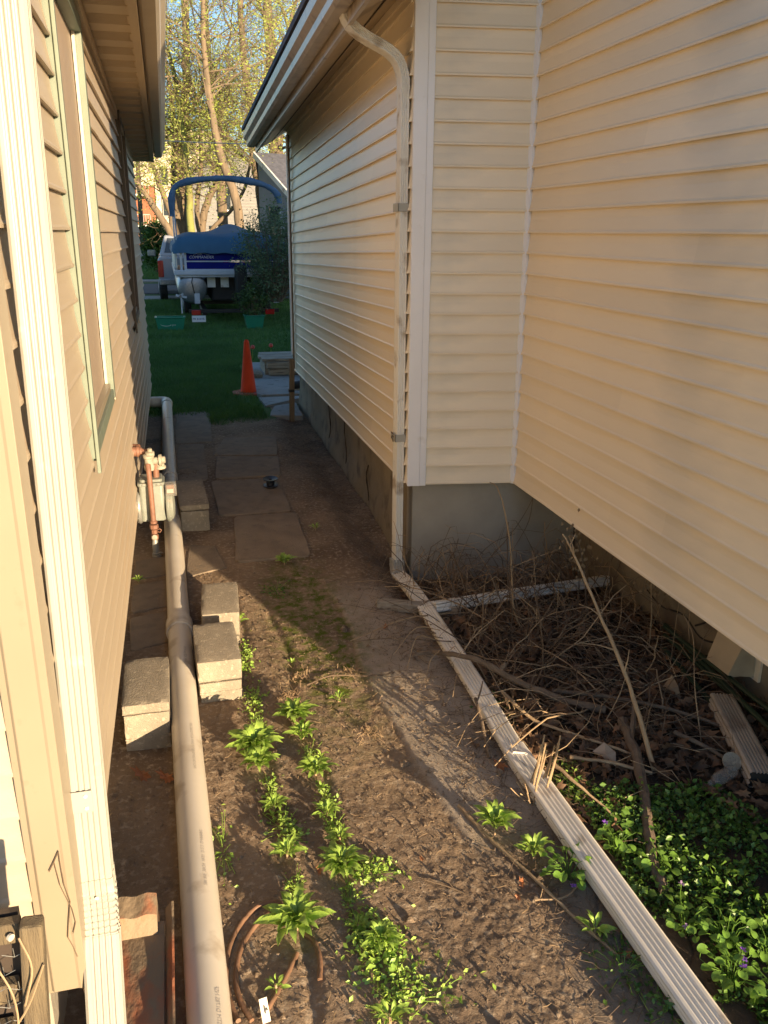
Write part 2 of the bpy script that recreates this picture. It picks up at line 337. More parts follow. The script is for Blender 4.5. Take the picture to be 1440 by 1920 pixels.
gm = bpy.data.materials.new('soil_and_lawn'); gm.use_nodes = True; M['ground'] = gm
def ground_material():
    n = gm.node_tree; N = n.nodes; L = n.links; b = N['Principled BSDF']; b.inputs['Roughness'].default_value = .95; b.inputs['Specular IOR Level'].default_value = .2
    tc = N.new('ShaderNodeTexCoord')
    def noise(s, d=6, r=.6):
        q = N.new('ShaderNodeTexNoise'); q.inputs['Scale'].default_value = s; q.inputs['Detail'].default_value = d; q.inputs['Roughness'].default_value = r
        L.new(tc.outputs['Object'], q.inputs[0]); return q.outputs[0]
    def ramp(i, a, b_, ca, cb):
        q = N.new('ShaderNodeValToRGB'); q.color_ramp.elements[0].position = a; q.color_ramp.elements[1].position = b_
        q.color_ramp.elements[0].color = (*ca, 1); q.color_ramp.elements[1].color = (*cb, 1); L.new(i, q.inputs[0]); return q.outputs[0]
    def mix(f, a, b_):
        q = N.new('ShaderNodeMix'); q.data_type = 'RGBA'; L.new(f, q.inputs[0])
        for i, c in ((6, a), (7, b_)):
            if isinstance(c, tuple): q.inputs[i].default_value = (*c, 1)
            else: L.new(c, q.inputs[i])
        return q.outputs[2]
    def att(nm):
        q = N.new('ShaderNodeAttribute'); q.attribute_name = nm; return q.outputs['Fac']
    soil = ramp(noise(2.2), .35, .66, (.30, .215, .14), (.19, .135, .09))
    soil = mix(ramp(noise(1.1, 4), .50, .62, (0, 0, 0), (.75, .75, .75)), soil, (.145, .10, .068))
    soil = mix(ramp(noise(38), .52, .70, (0, 0, 0), (1, 1, 1)), soil, (.42, .33, .235))
    soil = mix(ramp(noise(95, 3), .66, .72, (0, 0, 0), (.8, .8, .8)), soil, (.46, .38, .28))
    conc = ramp(noise(5), .35, .65, (.42, .35, .275), (.33, .27, .21))
    conc = mix(ramp(noise(120, 2), .60, .68, (0, 0, 0), (.7, .7, .7)), conc, (.30, .24, .17))
    soil = mix(att('conc'), soil, conc)
    soil = mix(att('clay'), soil, ramp(noise(6), .35, .65, (.26, .21, .16), (.205, .165, .125)))
    soil = mix(att('humus'), soil, ramp(noise(9), .35, .65, (.075, .050, .034), (.042, .030, .021)))
    mossf = N.new('ShaderNodeMath'); mossf.operation = 'MULTIPLY'; L.new(att('moss'), mossf.inputs[0]); L.new(ramp(noise(16), .42, .60, (0, 0, 0), (1, 1, 1)), mossf.inputs[1])
    soil = mix(mossf.outputs[0], soil, (.085, .115, .012))
    gr = ramp(noise(.8), .35, .65, (.075, .15, .03), (.05, .11, .022)); gr = mix(ramp(noise(14), .45, .65, (0, 0, 0), (1, 1, 1)), gr, (.075, .10, .03))
    col = mix(att('grass'), soil, gr); L.new(col, b.inputs['Base Color'])
    bp = N.new('ShaderNodeBump'); bp.inputs['Strength'].default_value = .8; bp.inputs['Distance'].default_value = .006
    L.new(noise(130, 6, .7), bp.inputs['Height']); b2 = N.new('ShaderNodeBump'); b2.inputs['Strength'].default_value = .5; b2.inputs['Distance'].default_value = .012
    L.new(noise(26, 4), b2.inputs['Height']); L.new(b2.outputs[0], bp.inputs['Normal']); L.new(bp.outputs[0], b.inputs['Normal'])
ground_material()
ground = struct(fast('ground', np.stack([GX.ravel(), GY.ravel(), GZ.ravel()], 1), gf, 'ground', smooth=True))
def lawn_mask(x, y):
    edge = 9.15 + .35 * fbm(x, y, 1.5, 3, 31) * 2 + np.where(x < .35, .6, 0) + np.where(x > 1.1, .9, 0)
    return sst(0, .35, y - edge)
X_, Y_ = GX.ravel(), GY.ravel()
for nm, a in (('grass', np.maximum(lawn_mask(X_, Y_), sst(1.9, 2.1, -X_) * (Y_ < 1.2))), ('conc', conc_mask(X_, Y_)), ('clay', crack_mask(X_, Y_)),
              ('humus', sst(1.16, 1.38, X_) * sst(.9, 1.3, Y_) * (1 - sst(4.9, 5.3, Y_)) * .9),
              ('moss', np.exp(-((X_ - .63) / .17) ** 2 - ((Y_ - 4.05) / .75) ** 2) * 2.4)):
    at = ground.data.attributes.new(nm, 'FLOAT', 'POINT'); at.data.foreach_set('value', np.clip(a, 0, 1).astype(np.float32))

def strip(name, x0, x1, y0, y1, m, z=.012, ny=1):
    b = MB(); b.bbox((x0, y0, -.1), (x1, y1, z)); return struct(b.build(name, m))
strip('sidewalk', -60, 60, 27.0, 28.3, 'walk', .045)
strip('street', -80, 80, 29.6, 35.0, 'asphalt', .035)
strip('sidewalk', -60, 60, 36.6, 37.9, 'walk', .045)

# ---------------------------------------------------------------- siding boards
def siding(parent, A, B, z0, n, lap, out, m, z1=None, name='siding_board', seed=0, out0=0.0, cuts=None, variants=2):
    """lapped boards between plan points A and B; z1 is the bottom height at B; cuts: {(t0,t1):(zlo,zhi)} openings"""
    A = V3((*A, 0)); B = V3((*B, 0)); o = V3((*out, 0)); L = np.linalg.norm(B - A); z1 = z0 if z1 is None else z1
    prof = [(.002, lap + .006), (.006, lap * .62), (.0145, .016), (.0195, .008), (.0195, 0), (.003, .0015)]
    cache = {}
    def mesh(t0, t1, var):
        k = (round(t0, 4), round(t1, 4), var)
        if k in cache: return cache[k]
        rs = np.random.default_rng(seed * 97 + var * 13 + int(t0 * 50)); seg = max(2, int(L * (t1 - t0) / .42)); n_ = len(prof); Vv = []
        for i in range(seg + 1):
            t = t0 + (t1 - t0) * i / seg; p = A + (B - A) * t; dz = (z1 - z0) * t + z0 - z0; wob = rs.normal(0, .0009); wz = rs.normal(0, .0008)
            Vv += [p + o * (out0 + a + wob * (a > .004)) + np.array((0, 0, z0 + dz + b_ + wz)) for a, b_ in prof]
        Ff = [(i * n_ + j, (i + 1) * n_ + j, (i + 1) * n_ + j + 1, i * n_ + j + 1) for i in range(seg) for j in range(n_ - 1)]
        Ff += [tuple(range(n_)), tuple(seg * n_ + j for j in range(n_))[::-1]]
        me = bpy.data.meshes.new(name); oo = V3(parent['_o']); me.from_pydata([tuple(q - oo) for q in Vv], [], Ff); me.materials.append(M[m]); cache[k] = me; return me
    for i in range(n):
        zb = z0 + i * lap; spans = [(0, 1)]
        for (a, b_), (lo, hi) in (cuts or {}).items():
            if zb + lap * .5 > lo and zb + lap * .5 < hi:
                ns = []
                for s0, s1 in spans:
                    if a > s0: ns.append((s0, min(a, s1)))
                    if b_ < s1: ns.append((max(b_, s0), s1))
                spans = ns
        for s0, s1 in spans:
            cut = (.34, .72, .52, .18, .61)[(i * 3 + seed) % 5]
            if (s1 - s0) * L > 2.2:
                c_ = round(s0 + (s1 - s0) * cut, 3); inst(mesh(s0, c_, i % variants), name, parent, (out[0] * .0016, out[1] * .0016, i * lap))
                inst(mesh(round(c_ - .02 / L, 4), s1, i % variants), name, parent, (0, 0, i * lap))
            else: inst(mesh(s0, s1, i % variants), name, parent, (0, 0, i * lap))
    return L

LAP = .1115
# ================================================================ left house
LH = thing('tan_house', 'tan vinyl sided house on the left with deep soffit and sunlit wall', 'house', (-.31, 1.62, 0))
def lx(y): return -.325 + .006 * y
b = MB(); b.bbox((-7, 1.71, .25), (-.335, 10.15, 2.95)); b.build('wall', 'trim_l', LH)
b = MB(); b.bbox((-6.9, 1.75, -.2), (-.40, 10.05, .26)); b.build('foundation', 'found', LH)
wcut = {((3.02 - 1.715) / 8.445, (4.28 - 1.715) / 8.445): (1.22, 2.9), ((7.0 - 1.715) / 8.445, (8.12 - 1.715) / 8.445): (1.26, 2.9)}
siding(LH, (lx(1.715), 1.715), (lx(10.16), 10.16), .33, 23, LAP, (1, 0), 'siding_l', cuts=wcut, seed=1, z1=.30)
siding(LH, (-.385, 1.70), (-3.2, 1.70), .33, 24, LAP, (0, -1), 'siding_l', seed=2)
# corner post: wide face to the south with a raised centre, narrow return on the alley side
b = MB(); s = [(x_, y_ + .05) for x_, y_ in [(-.392, 1.640), (-.392, 1.628), (-.378, 1.626), (-.372, 1.620), (-.318, 1.620), (-.312, 1.618), (-.296, 1.618), (-.290, 1.680), (-.304, 1.692), (-.312, 1.692), (-.312, 1.640)]]
b.prism([(x, y, .29) for x, y in s], (0, 0, 2.75)); b.build('corner_trim', 'trim_l', LH, bevel=.0015)
# far corner trim
b = MB(); b.bbox((-.30, 10.12, .29), (-.262, 10.19, 2.80)); b.build('corner_trim', 'darkbrown', LH)
# J-channel strips where boards end at openings are part of each window
def window_l(y0, y1, z0, z1, frame, jamb, panel):
    x = lx((y0 + y1) / 2); xo = x + .030; w_ = .075
    f = MB(); pr = .014
    f.bbox((x - .05, y0, z0), (xo - .006, y0 + .02, z1)); f.bbox((xo - .008, y0 - .012, z0 - .05), (xo + .004, y0 + .014, z1))
    f.bbox((x + .0005, y1 - w_, z0), (x + .012 + pr, y1, z1)); f.bbox((x - .05, y0 + .02, z0 - .012), (x + .012 + pr - .002, y1 - w_, z0 + .045))
    f.bbox((x - .05, y0 + .02, z1 - .06), (xo - .002, y1 - w_, z1 - .002))
    wn = f.build('window', frame, LH, bevel=.002)
    j = MB(); j.bbox((x - .012, y1 - w_ - .02, z0 + .045), (x + .001, y1 - w_ + .01, z1 - .06)); j.build('jamb', jamb, wn)
    j = MB(); j.bbox((x - .05, y0 + .021, z0 + .045), (x + .012, y1 - w_ - .02, z0 + .075)); j.build('sill', 'trim_l', wn, bevel=.002)
    j = MB(); j.bbox((x - .03, y0 + .021, z0 + .075), (x - .016, y1 - w_ + .005, z1 - .061)); j.build('screen', panel, wn)
window_l(3.03, 4.27, 1.235, 2.85, 'sage', 'jamb', 'taupe')
window_l(7.01, 8.11, 1.28, 2.85, 'darkbrown', 'taupe', 'glass')
# soffit: vented and plain panels one by one, frieze, fascia, gutter
def sz(y): return 2.90 - .0245 * (y - 4.2)
y = 1.2; k = 0
while y < 10.45:
    for t in (0, 1):                                       # ribs of a panel
        b = MB(); z = sz(y); x0 = lx(y) - .01
        b.add([(x0, y, z), (-.075, y, z), (-.075, y + .155, sz(y + .155)), (x0, y + .155, sz(y + .155)),
               (x0, y, z + .012), (-.075, y, z + .012), (-.075, y + .155, sz(y + .155) + .012), (x0, y + .155, sz(y + .155) + .012)],
              [(0, 3, 2, 1), (4, 5, 6, 7), (0, 1, 5, 4), (1, 2, 6, 5), (2, 3, 7, 6), (3, 0, 4, 7)])
        if t == 0 and k % 2 == 0:
            for q in range(7): b.bbox((x0 + .02, y + .012 + q * .020, z - .0035 - .0245 * q * .02), (-.09, y + .019 + q * .020, z + .002))
        b.bbox((x0, y + .150, z - .007), (-.076, y + .156, z + .001))
        b.build('soffit_panel', 'soffit', LH); y += .158; k += 1
def slopebox(bm, x0, x1, y0, y1, za, zb_): # box following the eave, heights relative to the soffit
    bm.add([(x0, y0, sz(y0) + za), (x1, y0, sz(y0) + za), (x1, y1, sz(y1) + za), (x0, y1, sz(y1) + za), (x0, y0, sz(y0) + zb_), (x1, y0, sz(y0) + zb_), (x1, y1, sz(y1) + zb_), (x0, y1, sz(y1) + zb_)],
           [(0, 3, 2, 1), (4, 5, 6, 7), (0, 1, 5, 4), (1, 2, 6, 5), (2, 3, 7, 6), (3, 0, 4, 7)])
b = MB(); slopebox(b, -.30, -.262, 1.6, 10.3, -.055, -.001); b.build('frieze', 'soffit', LH)
b = MB(); slopebox(b, -.078, -.040, 1.2, 10.5, -.022, .17); b.build('fascia', 'soffit', LH)
gp = [(0, .13), (0, -.005), (.018, -.018), (.075, -.018), (.092, .0), (.098, .035), (.122, .068), (.128, .125), (.118, .135), (.112, .125), (.106, .07), (.085, .04), (.078, .004), (.012, .004), (.010, .13)]
b = MB(); pts = [(-.038, yy, sz(yy) + .035) for yy in (1.2, 3.5, 6, 8.5, 10.42)]
b.sweep(gp, pts, (V3((1, 0, 0)), V3((0, 0, 1)))); g_ = b.build('gutter', 'gutter_l', LH)
b = MB(); b.prism([(-.038 + a, 10.42, sz(10.42) + .035 + c) for a, c in gp[:9]], (0, .012, 0)); b.build('end_cap', 'gutter_l', g_)
b = MB(); b.prism([(-.05, 1.0, 3.02), (-7.5, 1.0, 3.02), (-3.8, 1.0, 4.7)], (0, 9.55, 0)); b.build('roof', 'shingle', LH)
# downspout by the near corner: broad ribbed face looks at the camera
DP = ribbed(.076, .060, .0035, 4, 2)
fx, fy = V3((1, 0, 0)), V3((0, 1, 0)); xc, yc = -.243, 1.835
ldy = lambda z: 1.752 + .052 * (z - .5); ldx = lambda z: -.260 + .008 * (z - .5)
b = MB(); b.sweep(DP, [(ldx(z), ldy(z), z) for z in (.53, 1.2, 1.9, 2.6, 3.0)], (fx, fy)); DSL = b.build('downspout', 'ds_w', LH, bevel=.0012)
xc, yc = ldx(.53), ldy(.53); pp = []; sc_ = []
for i in range(65):
    t = i / 64; a = t * R(34); pp.append((xc, yc - .22 * (1 - math.cos(a)), .545 - .34 * math.sin(a) * .9))
    sc_.append(1.04 if i < 14 or i > 60 else (1.075, 1.075, 1.07, 1.055, 1.03, .985)[i % 6])
b = MB(); fr = []
for i in range(65):
    T = unit(V3(pp[min(i + 1, 64)]) - V3(pp[max(i - 1, 0)])); fr.append((fx, unit(np.cross(fx, T))))
b.sweep(DP, pp, fr, scales=sc_); b.build('elbow', 'ds_w', DSL)
T = unit(V3(pp[-1]) - V3(pp[-3])); e0 = V3(pp[-1]) - T * .02
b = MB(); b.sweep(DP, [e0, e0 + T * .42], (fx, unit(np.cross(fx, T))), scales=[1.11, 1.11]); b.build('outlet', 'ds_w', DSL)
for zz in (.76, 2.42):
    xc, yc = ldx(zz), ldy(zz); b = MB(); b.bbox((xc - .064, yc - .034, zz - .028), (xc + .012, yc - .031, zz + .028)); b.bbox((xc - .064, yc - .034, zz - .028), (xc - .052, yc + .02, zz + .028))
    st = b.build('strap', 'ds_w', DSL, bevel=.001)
    for dz in (-.016, .016):
        q = MB(); q.lathe([(.0045, 0), (.0045, .003), (.001, .004)], (xc - .002, yc - .034, zz + dz), (0, -1, 0), 8); q.build('screw', 'ds_g', st)
q = MB(); q.lathe([(.0045, 0), (.0045, .003), (.001, .004)], (ldx(.5), ldy(.5) - .033, .50), (0, -1, 0), 8); q.build('screw', 'ds_g', DSL)

# ================================================================ right house
RH = thing('cream_house', 'cream vinyl sided house on the right stepping back behind a white corner post', 'house', (1.99, 4.6, 0))
Pc = (1.337, 4.719); Qc = (1.986, 4.622); Fd = V3((.019, 1, -.025)); FL = 5.50
Fe = (Pc[0] + .019 * FL, Pc[1] + FL)
nC = unit((Qc[0] - Pc[0], Qc[1] - Pc[1], 0)); nC = (nC[1], -nC[0])       # outward (towards the camera)
b = MB(); b.prism([(2.02, .48, .55), (10, .48, .55), (10, 4.66, .55), (2.02, 4.66, .55)], (0, 0, 4.7)); b.build('wall', 'siding_r', RH)
b = MB(); b.prism([(Pc[0] + .03, 4.75, .55), (10, 4.75, .55), (10, Fe[1] - .02, .42), (Fe[0] + .03, Fe[1] - .02, .42)], (0, 0, 2.6)); b.build('wall', 'siding_r', RH)
b = MB(); b.prism([(Pc[0] + .03, 4.75, .55), (Qc[0] + .03, 4.65, .55), (9, 4.65, .55), (9, 4.9, .55), (Pc[0] + .03, 4.9, .55)], (0, 0, 3.6)); b.build('wall', 'siding_r', RH)
siding(RH, (1.988, .47), (1.988, 4.60), .553, 28, LAP, (-1, 0), 'siding_r', seed=3)
siding(RH, (Pc[0] + .02, Pc[1] - .003), (Qc[0] - .015, Qc[1] + .002), .553, 27, LAP, nC, 'siding_r', seed=4)
siding(RH, (Pc[0], Pc[1] + .02), Fe, .553, 25, LAP, (-1, .019), 'siding_r', z1=.553 - .025 * FL, seed=5)
siding(RH, (10, .46), (2.0, .46), .553, 28, LAP, (0, -1), 'siding_r', seed=6, variants=1)
# outside corner post: broad white face to the south
ex, ey = nC[0], nC[1]; cx_ = unit((Qc[0] - Pc[0], Qc[1] - Pc[1], 0))
def cpt(u, o_, z): return (Pc[0] + cx_[0] * u + ex * o_, Pc[1] + cx_[1] * u + ey * o_, z)
b = MB(); sec = [(-.008, -.05), (-.008, .026), (.064, .026), (.067, .022), (.103, .022), (.105, .002), (.0, .002), (.0, -.05)]
b.prism([cpt(u, o_, .545) for u, o_ in sec], (0, 0, 3.1)); b.build('corner_post', 'trim_w', RH, bevel=.002)
b = MB(); b.prism([(1.955, 4.640, .548), (1.955, 4.615, .548), (1.968, 4.596, .548), (1.983, 4.596, .548), (1.990, 4.640, .548)], (0, 0, 3.1)); b.build('inside_corner_trim', 'trim_w', RH, bevel=.001)
b = MB(); b.bbox((Fe[0] - .022, Fe[1] - .055, .40), (Fe[0] + .03, Fe[1] + .02, 3.09)); b.build('end_trim', 'siding_r', RH)
# foundation
b = MB(); b.prism([(Pc[0] + .045, 4.77, -.35), (Qc[0] + .06, 4.675, -.35), (2.6, 4.64, -.35), (2.6, 4.9, -.35), (Pc[0] + .045, 4.9, -.35)], (0, 0, .905)); b.build('foundation', 'found', RH)
b = MB(); b.prism([(2.43, .0, -.3), (9.9, .0, -.3), (9.9, 4.75, -.3), (2.43, 4.75, -.3)], (0, 0, .849)); b.build('foundation', 'found_y', RH)  # near end runs on unseen past the wall corner, added to block low sun
b = MB(); nseg = 18; vv = []
for i in range(nseg + 1):
    t = i / nseg; yy = 4.775 + (FL - .1) * t; x0 = Pc[0] + .05 + .019 * FL * t
    for x_, z_ in ((x0 + .0, .56 - .025 * FL * t), (x0 + .0 + .006 * math.sin(i * 2.1), .2), (x0 - .012 + .012 * math.sin(i * 1.7), .02), (x0 - .03, -.3), (x0 + .3, -.3), (x0 + .3, .56 - .025 * FL * t)): vv.append((x_, yy, z_))
ff = [(i * 6 + j, i * 6 + (j + 1) % 6, (i + 1) * 6 + (j + 1) % 6, (i + 1) * 6 + j) for i in range(nseg) for j in range(6)] + [(0, 1, 2, 3, 4, 5)[::-1], tuple(nseg * 6 + j for j in range(6))]
b.add(vv, ff); b.build('foundation', 'found_y', RH)
for (y0, zt, zb_) in ((7.05, .44, .06), (7.9, .42, .08), (6.1, .30, .02)):
    b = MB(); pts = []; xw = Pc[0] + .05 + .019 * (y0 - 4.72) - .004
    for i in range(9): t = i / 8; pts.append((xw - .002, y0 + .05 * math.sin(t * 5 + y0) + .03 * t, zt + (zb_ - zt) * t))
    b.tube(pts, [.003 + .003 * random.random() for _ in pts], 4); b.build('crack', 'crack', RH)
for pts in ([(2.428, 3.75, .16), (2.427, 3.6, .13), (2.428, 3.4, .17), (2.427, 3.25, .12), (2.428, 3.1, .16)], [(2.427, 3.3, .16), (2.428, 3.22, .22), (2.427, 3.2, .28)], [(2.42, 4.63, .5), (2.425, 4.63, .35), (2.42, 4.63, .2), (2.425, 4.63, .05)]):
    b = MB(); b.tube(smoothpath(pts, 4), .005, 4); b.build('crack', 'crack', RH)
# flat eave with vee, fascia, gutter; profile relative to the wall face
eave = lambda yy: (Pc[0] + .019 * (yy - 4.72), 3.245 - .025 * (yy - 4.72))
def eaveprof(prof, y0, y1, nm, m_, n=6, cap=True):
    b = MB(); pts = []
    for i in range(n + 1): yy = y0 + (y1 - y0) * i / n; x_, z_ = eave(yy); pts.append((x_, yy, z_))
    b.sweep(prof, pts, (V3((1, 0, 0)), V3((0, 0, 1))), cap=cap); return b.build(nm, m_, RH)
eaveprof([(.02, .0), (.02, -.012), (-.155, -.115), (-.155, -.103)], 4.10, 10.50, 'soffit_panel', 'soffit_r')
eaveprof([(-.157, -.102), (-.157, -.120), (-.33, -.218), (-.33, -.200)], 4.10, 10.52, 'soffit_panel', 'soffit_r')
eaveprof([(-.16, -.119), (-.162, -.131), (-.152, -.125), (-.150, -.115)], 4.10, 10.51, 'soffit_seam', 'darkbrown')
eaveprof([(.0, -.022), (-.018, -.03), (-.018, -.075), (.0, -.075)], 4.74, 10.3, 'frieze', 'siding_r')
eaveprof([(-.33, -.19), (-.33, -.245), (-.352, -.245), (-.352, -.02), (-.33, -.02)], 4.10, 10.53, 'fascia', 'gutter_r')
GR = eaveprof([(-.354, -.06), (-.354, -.185), (-.370, -.195), (-.430, -.195), (-.448, -.175), (-.452, -.135), (-.482, -.10), (-.488, -.045), (-.478, -.035), (-.472, -.045), (-.466, -.098), (-.436, -.132), (-.430, -.175), (-.366, -.18), (-.362, -.06)], 4.10, 10.50, 'gutter', 'gutter_r')
b = MB(); x_, z_ = eave(10.5); b.prism([(x_ + a, 10.50, z_ + c) for a, c in [(-.354, -.06), (-.354, -.185), (-.370, -.195), (-.430, -.195), (-.448, -.175), (-.452, -.135), (-.482, -.10), (-.488, -.045)]], (0, .01, 0)); b.build('end_cap', 'gutter_r', GR)
x_, z_ = eave(4.1); b = MB(); b.prism([(x_ - .50, 4.08, z_ - .03), (5.4, 4.08, z_ + 2.35), (10.8, 4.08, z_ - .06), (10.8, 4.08, z_ + .0), (5.4, 4.08, z_ + 2.45), (x_ - .50, 4.08, z_ + .01)], (.12, 6.44, -.16)); b.build('roof', 'shingle', RH)
b = MB(); b.prism([(1.75, .1, 5.25), (6, .1, 7.1), (10.3, .1, 5.25)], (0, 4.9, 0)); b.build('roof', 'shingle', RH)
# downspout with its two swan-neck elbows, then the extension along the ground
DR = ribbed(.050, .092, .0035, 3, 5)
xd, yd = 1.296, 4.80
b = MB(); b.sweep(DR, [(xd, yd, z) for z in (-.0, .8, 1.5, 2.2, 2.72)], (fx, fy)); DSR = b.build('downspout', 'ds_g', RH, bevel=.0012)
neck = smoothpath([(xd, yd, 2.70), (xd - .003, yd, 2.78), (xd - .035, yd, 2.86), (xd - .10, yd, 2.91), (xd - .20, yd, 2.955), (xd - .275, yd, 3.00), (xd - .315, yd, 3.06), (xd - .32, yd, 3.13)], 5)
b = MB(); frs = []; scs = []
for i in range(len(neck)):
    T = unit(neck[min(i + 1, len(neck) - 1)] - neck[max(i - 1, 0)]); frs.append((unit(np.cross(fy, T)), fy))
    bend = i < 14 or i > 21; scs.append(1.04 if not bend else (1.06 - .05 * (i % 2)))
b.sweep(DR, neck, frs, scales=scs); b.build('elbow', 'ds_g', DSR)
for zz in (2.13, .83):
    b = MB(); b.bbox((xd - .034, yd - .052, zz - .022), (xd + .03, yd - .0485, zz + .022)); b.bbox((xd - .034, yd - .052, zz - .022), (xd - .030, yd + .06, zz + .022)); b.build('strap', 'ds_w', DSR, bevel=.001)
path = smoothpath([(xd, yd, .04), (xd - .002, yd - .015, -.02), (xd - .01, yd - .09, -.05)], 6); b = MB(); frs = []; scs = []
for i in range(len(path)):
    T = unit(path[min(i + 1, len(path) - 1)] - path[max(i - 1, 0)]); frs.append((fx, unit(np.cross(fx, T)))); scs.append(1.07 - .045 * (i % 2))
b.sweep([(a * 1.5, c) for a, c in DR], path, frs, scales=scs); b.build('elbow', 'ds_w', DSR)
EXT = ribbed(.085, .058, .0045, 4, 2)
DE = thing('downspout_extension', 'long soiled white ribbed downspout lying on the ground from the wall to the right foreground', 'downspout', (1.22, 1.2, .06))
def sweepflat(pts, prof, nm, m_, par, roll=0, scs=None):
    b = MB(); fr = []
    P = [V3(p) for p in pts]
    for i in range(len(P)):
        T = unit(P[min(i + 1, len(P) - 1)] - P[max(i - 1, 0)]); u = unit(np.cross(T, (0, 0, 1))); v = np.cross(u, T)
        fr.append((u * math.cos(roll) + v * math.sin(roll), v * math.cos(roll) - u * math.sin(roll)))
    b.sweep(prof, P, fr, scales=scs); return b.build(nm, m_, par, bevel=.0015)
sweepflat(smoothpath([(1.286, 4.73, -.045), (1.268, 4.3, .02), (1.238, 3.33, .05), (1.208, 2.66, .055), (1.206, 2.58, .055)], 5), [(a * .93, c * .93) for a, c in EXT], 'tube', 'ds_dirty', DE, R(-14), scs=None)
sweepflat(smoothpath([(1.208, 2.66, .055), (1.213, 2.4, .052), (1.222, 2.0, .05), (1.232, 1.5, .05), (1.245, .9, .05)], 5), [(a * 1.03, c * 1.03) for a, c in EXT], 'tube', 'ds_dirty', DE, R(-10))
# dryer vent under the near wall
VH = thing('dryer_vent_hood', 'tan plastic vent hood on the foundation under the right wall', 'vent', (2.42, 2.92, .25))
b = MB(); b.add([(2.39, 2.83, .36), (2.39, 3.01, .36), (2.42, 2.83, .13), (2.42, 3.01, .13), (2.29, 2.84, .15), (2.29, 3.00, .15), (2.36, 2.83, .36), (2.36, 3.01, .36)], [(0, 1, 7, 6), (6, 7, 5, 4), (0, 6, 4, 2), (1, 3, 5, 7), (0, 2, 3, 1)]); b.build('hood', 'soffit_r', VH)
b = MB(); b.bbox((2.416, 2.80, .12), (2.429, 3.04, .40)); b.build('flange', 'siding_r', VH)
b = MB(); b.bbox((2.32, 2.845, .135), (2.41, 2.995, .142)); b.build('louvre', 'soffit', VH)
# ================================================================ alley floor: slabs, pipe, blocks
PATH_ = thing('garden_path', 'sunken worn slab path down the middle of the shaded alley', 'path', (.5, 6, 0))
PATH_['kind'] = 'structure'
def slab(poly, z, name='paving_slab', m_='slab', par=PATH_, th=.07, seed=0):
    rs = random.Random(seed); P = []
    for i in range(len(poly)):
        a, c = V3(poly[i]), V3(poly[(i + 1) % len(poly)])
        for t in (0.04, .3, .6, .96): p = a + (c - a) * t; P.append((p[0] + rs.uniform(-.008, .008), p[1] + rs.uniform(-.008, .008), z - th))
    b = MB(); b.prism(P, (0, 0, th)); return b.build(name, m_, par, bevel=.006)
for i, (poly, z) in enumerate([
        ([(.30, 5.03), (.785, 5.04), (.82, 5.92), (.36, 5.93)], .019), ([(.26, 5.99), (.80, 5.99), (.79, 6.90), (.25, 6.93)], .014),
        ([(.29, 7.0), (.84, 6.98), (.90, 7.62), (.34, 7.75)], .014), ([(.30, 7.82), (.90, 7.70), (.98, 8.45), (.46, 8.5)], .008),
        ([(-.01, 4.86), (.24, 4.96), (.20, 5.36), (.02, 5.42)], .013), ([(-.02, 6.95), (.22, 6.98), (.25, 8.3), (0, 8.3)], .006), ([(-.02, 8.36), (.34, 8.36), (.38, 9.9), (0, 9.9)], .006)]):
    slab(poly, z, seed=i)
for i, poly in enumerate(([(-.30, 3.95), (-.10, 4.02), (-.10, 4.40), (-.31, 4.35)], [(-.31, 4.42), (-.10, 4.47), (-.11, 4.85), (-.32, 4.80)], [(-.32, 4.90), (-.10, 4.93), (-.11, 5.25), (-.32, 5.2)])):
    slab(poly, .012, seed=20 + i)
PAT = thing('patio_slabs', 'grey concrete patio slabs beside the orange cone', 'paving', (1.4, 11, 0)); PAT['kind'] = 'structure'
slab([(1.02, 10.6), (2.6, 10.6), (2.7, 13.4), (1.12, 13.4)], .045, 'patio_slab', 'patio', PAT, seed=31)
slab([(1.04, 9.95), (1.50, 10.35), (2.5, 10.5), (2.5, 10.52), (1.02, 10.52)], .030, 'patio_slab', 'patio', PAT, seed=32)
slab([(1.04, 9.45), (1.40, 9.35), (1.43, 10.15), (1.14, 9.98)], .02, 'patio_slab', 'patio', PAT, seed=33)

PP = thing('drain_pipe', 'long cream PVC drain pipe with printed lettering laid along the left wall', 'pipe', (-.05, 1.2, 0))
pc = smoothpath([(-.012, .6, .072), (-.024, 1.7, .074), (-.050, 3.2, .078), (-.057, 4.0, .080)], 6)
b = MB(); b.tube(pc, .0572, 28); b.build('pipe', 'pvc', PP, smooth=True)
b = MB(); b.tube(smoothpath([(-.057, 4.0, .080), (-.083, 6.8, .084), (-.092, 9.95, .086)], 6), .0572, 24); b.build('pipe', 'pvc', PP, smooth=True)
b = MB(); b.lathe([(.058, -.062), (.0655, -.060), (.0675, -.052), (.0675, .050), (.0655, .058), (.058, .060)], (-.057, 4.02, .080), (-.009, 1, 0), 28); b.build('coupling', 'pvc', PP, smooth=True)
b = MB(); b.lathe([(.058, -.05), (.064, -.048), (.064, .048), (.058, .05)], (-.083, 6.85, .084), (-.004, 1, 0), 24); b.build('coupling', 'pvc', PP, smooth=True)
b = MB(); a_ = [(-.092, 9.94, .086)] + [(-.172 + .08 * math.cos(R(t)), 10.07 + .08 * math.sin(R(t)) + 0, .086) for t in range(0, 91, 10)] + [(-.21, 10.15, .086)]
b.tube(a_, .064, 20); b.build('elbow', 'pvc', PP, smooth=True)
b = MB(); b.tube([(-.20, 10.15, .086), (-.75, 10.16, .086)], .0572, 20); b.build('pipe', 'pvc', PP, smooth=True)
b = MB(); b.lathe([(.058, -.03), (.065, -.028), (.065, .028), (.058, .03)], (-.235, 10.15, .086), (1, 0, 0), 20); b.build('coupling', 'pvc', PP, smooth=True)
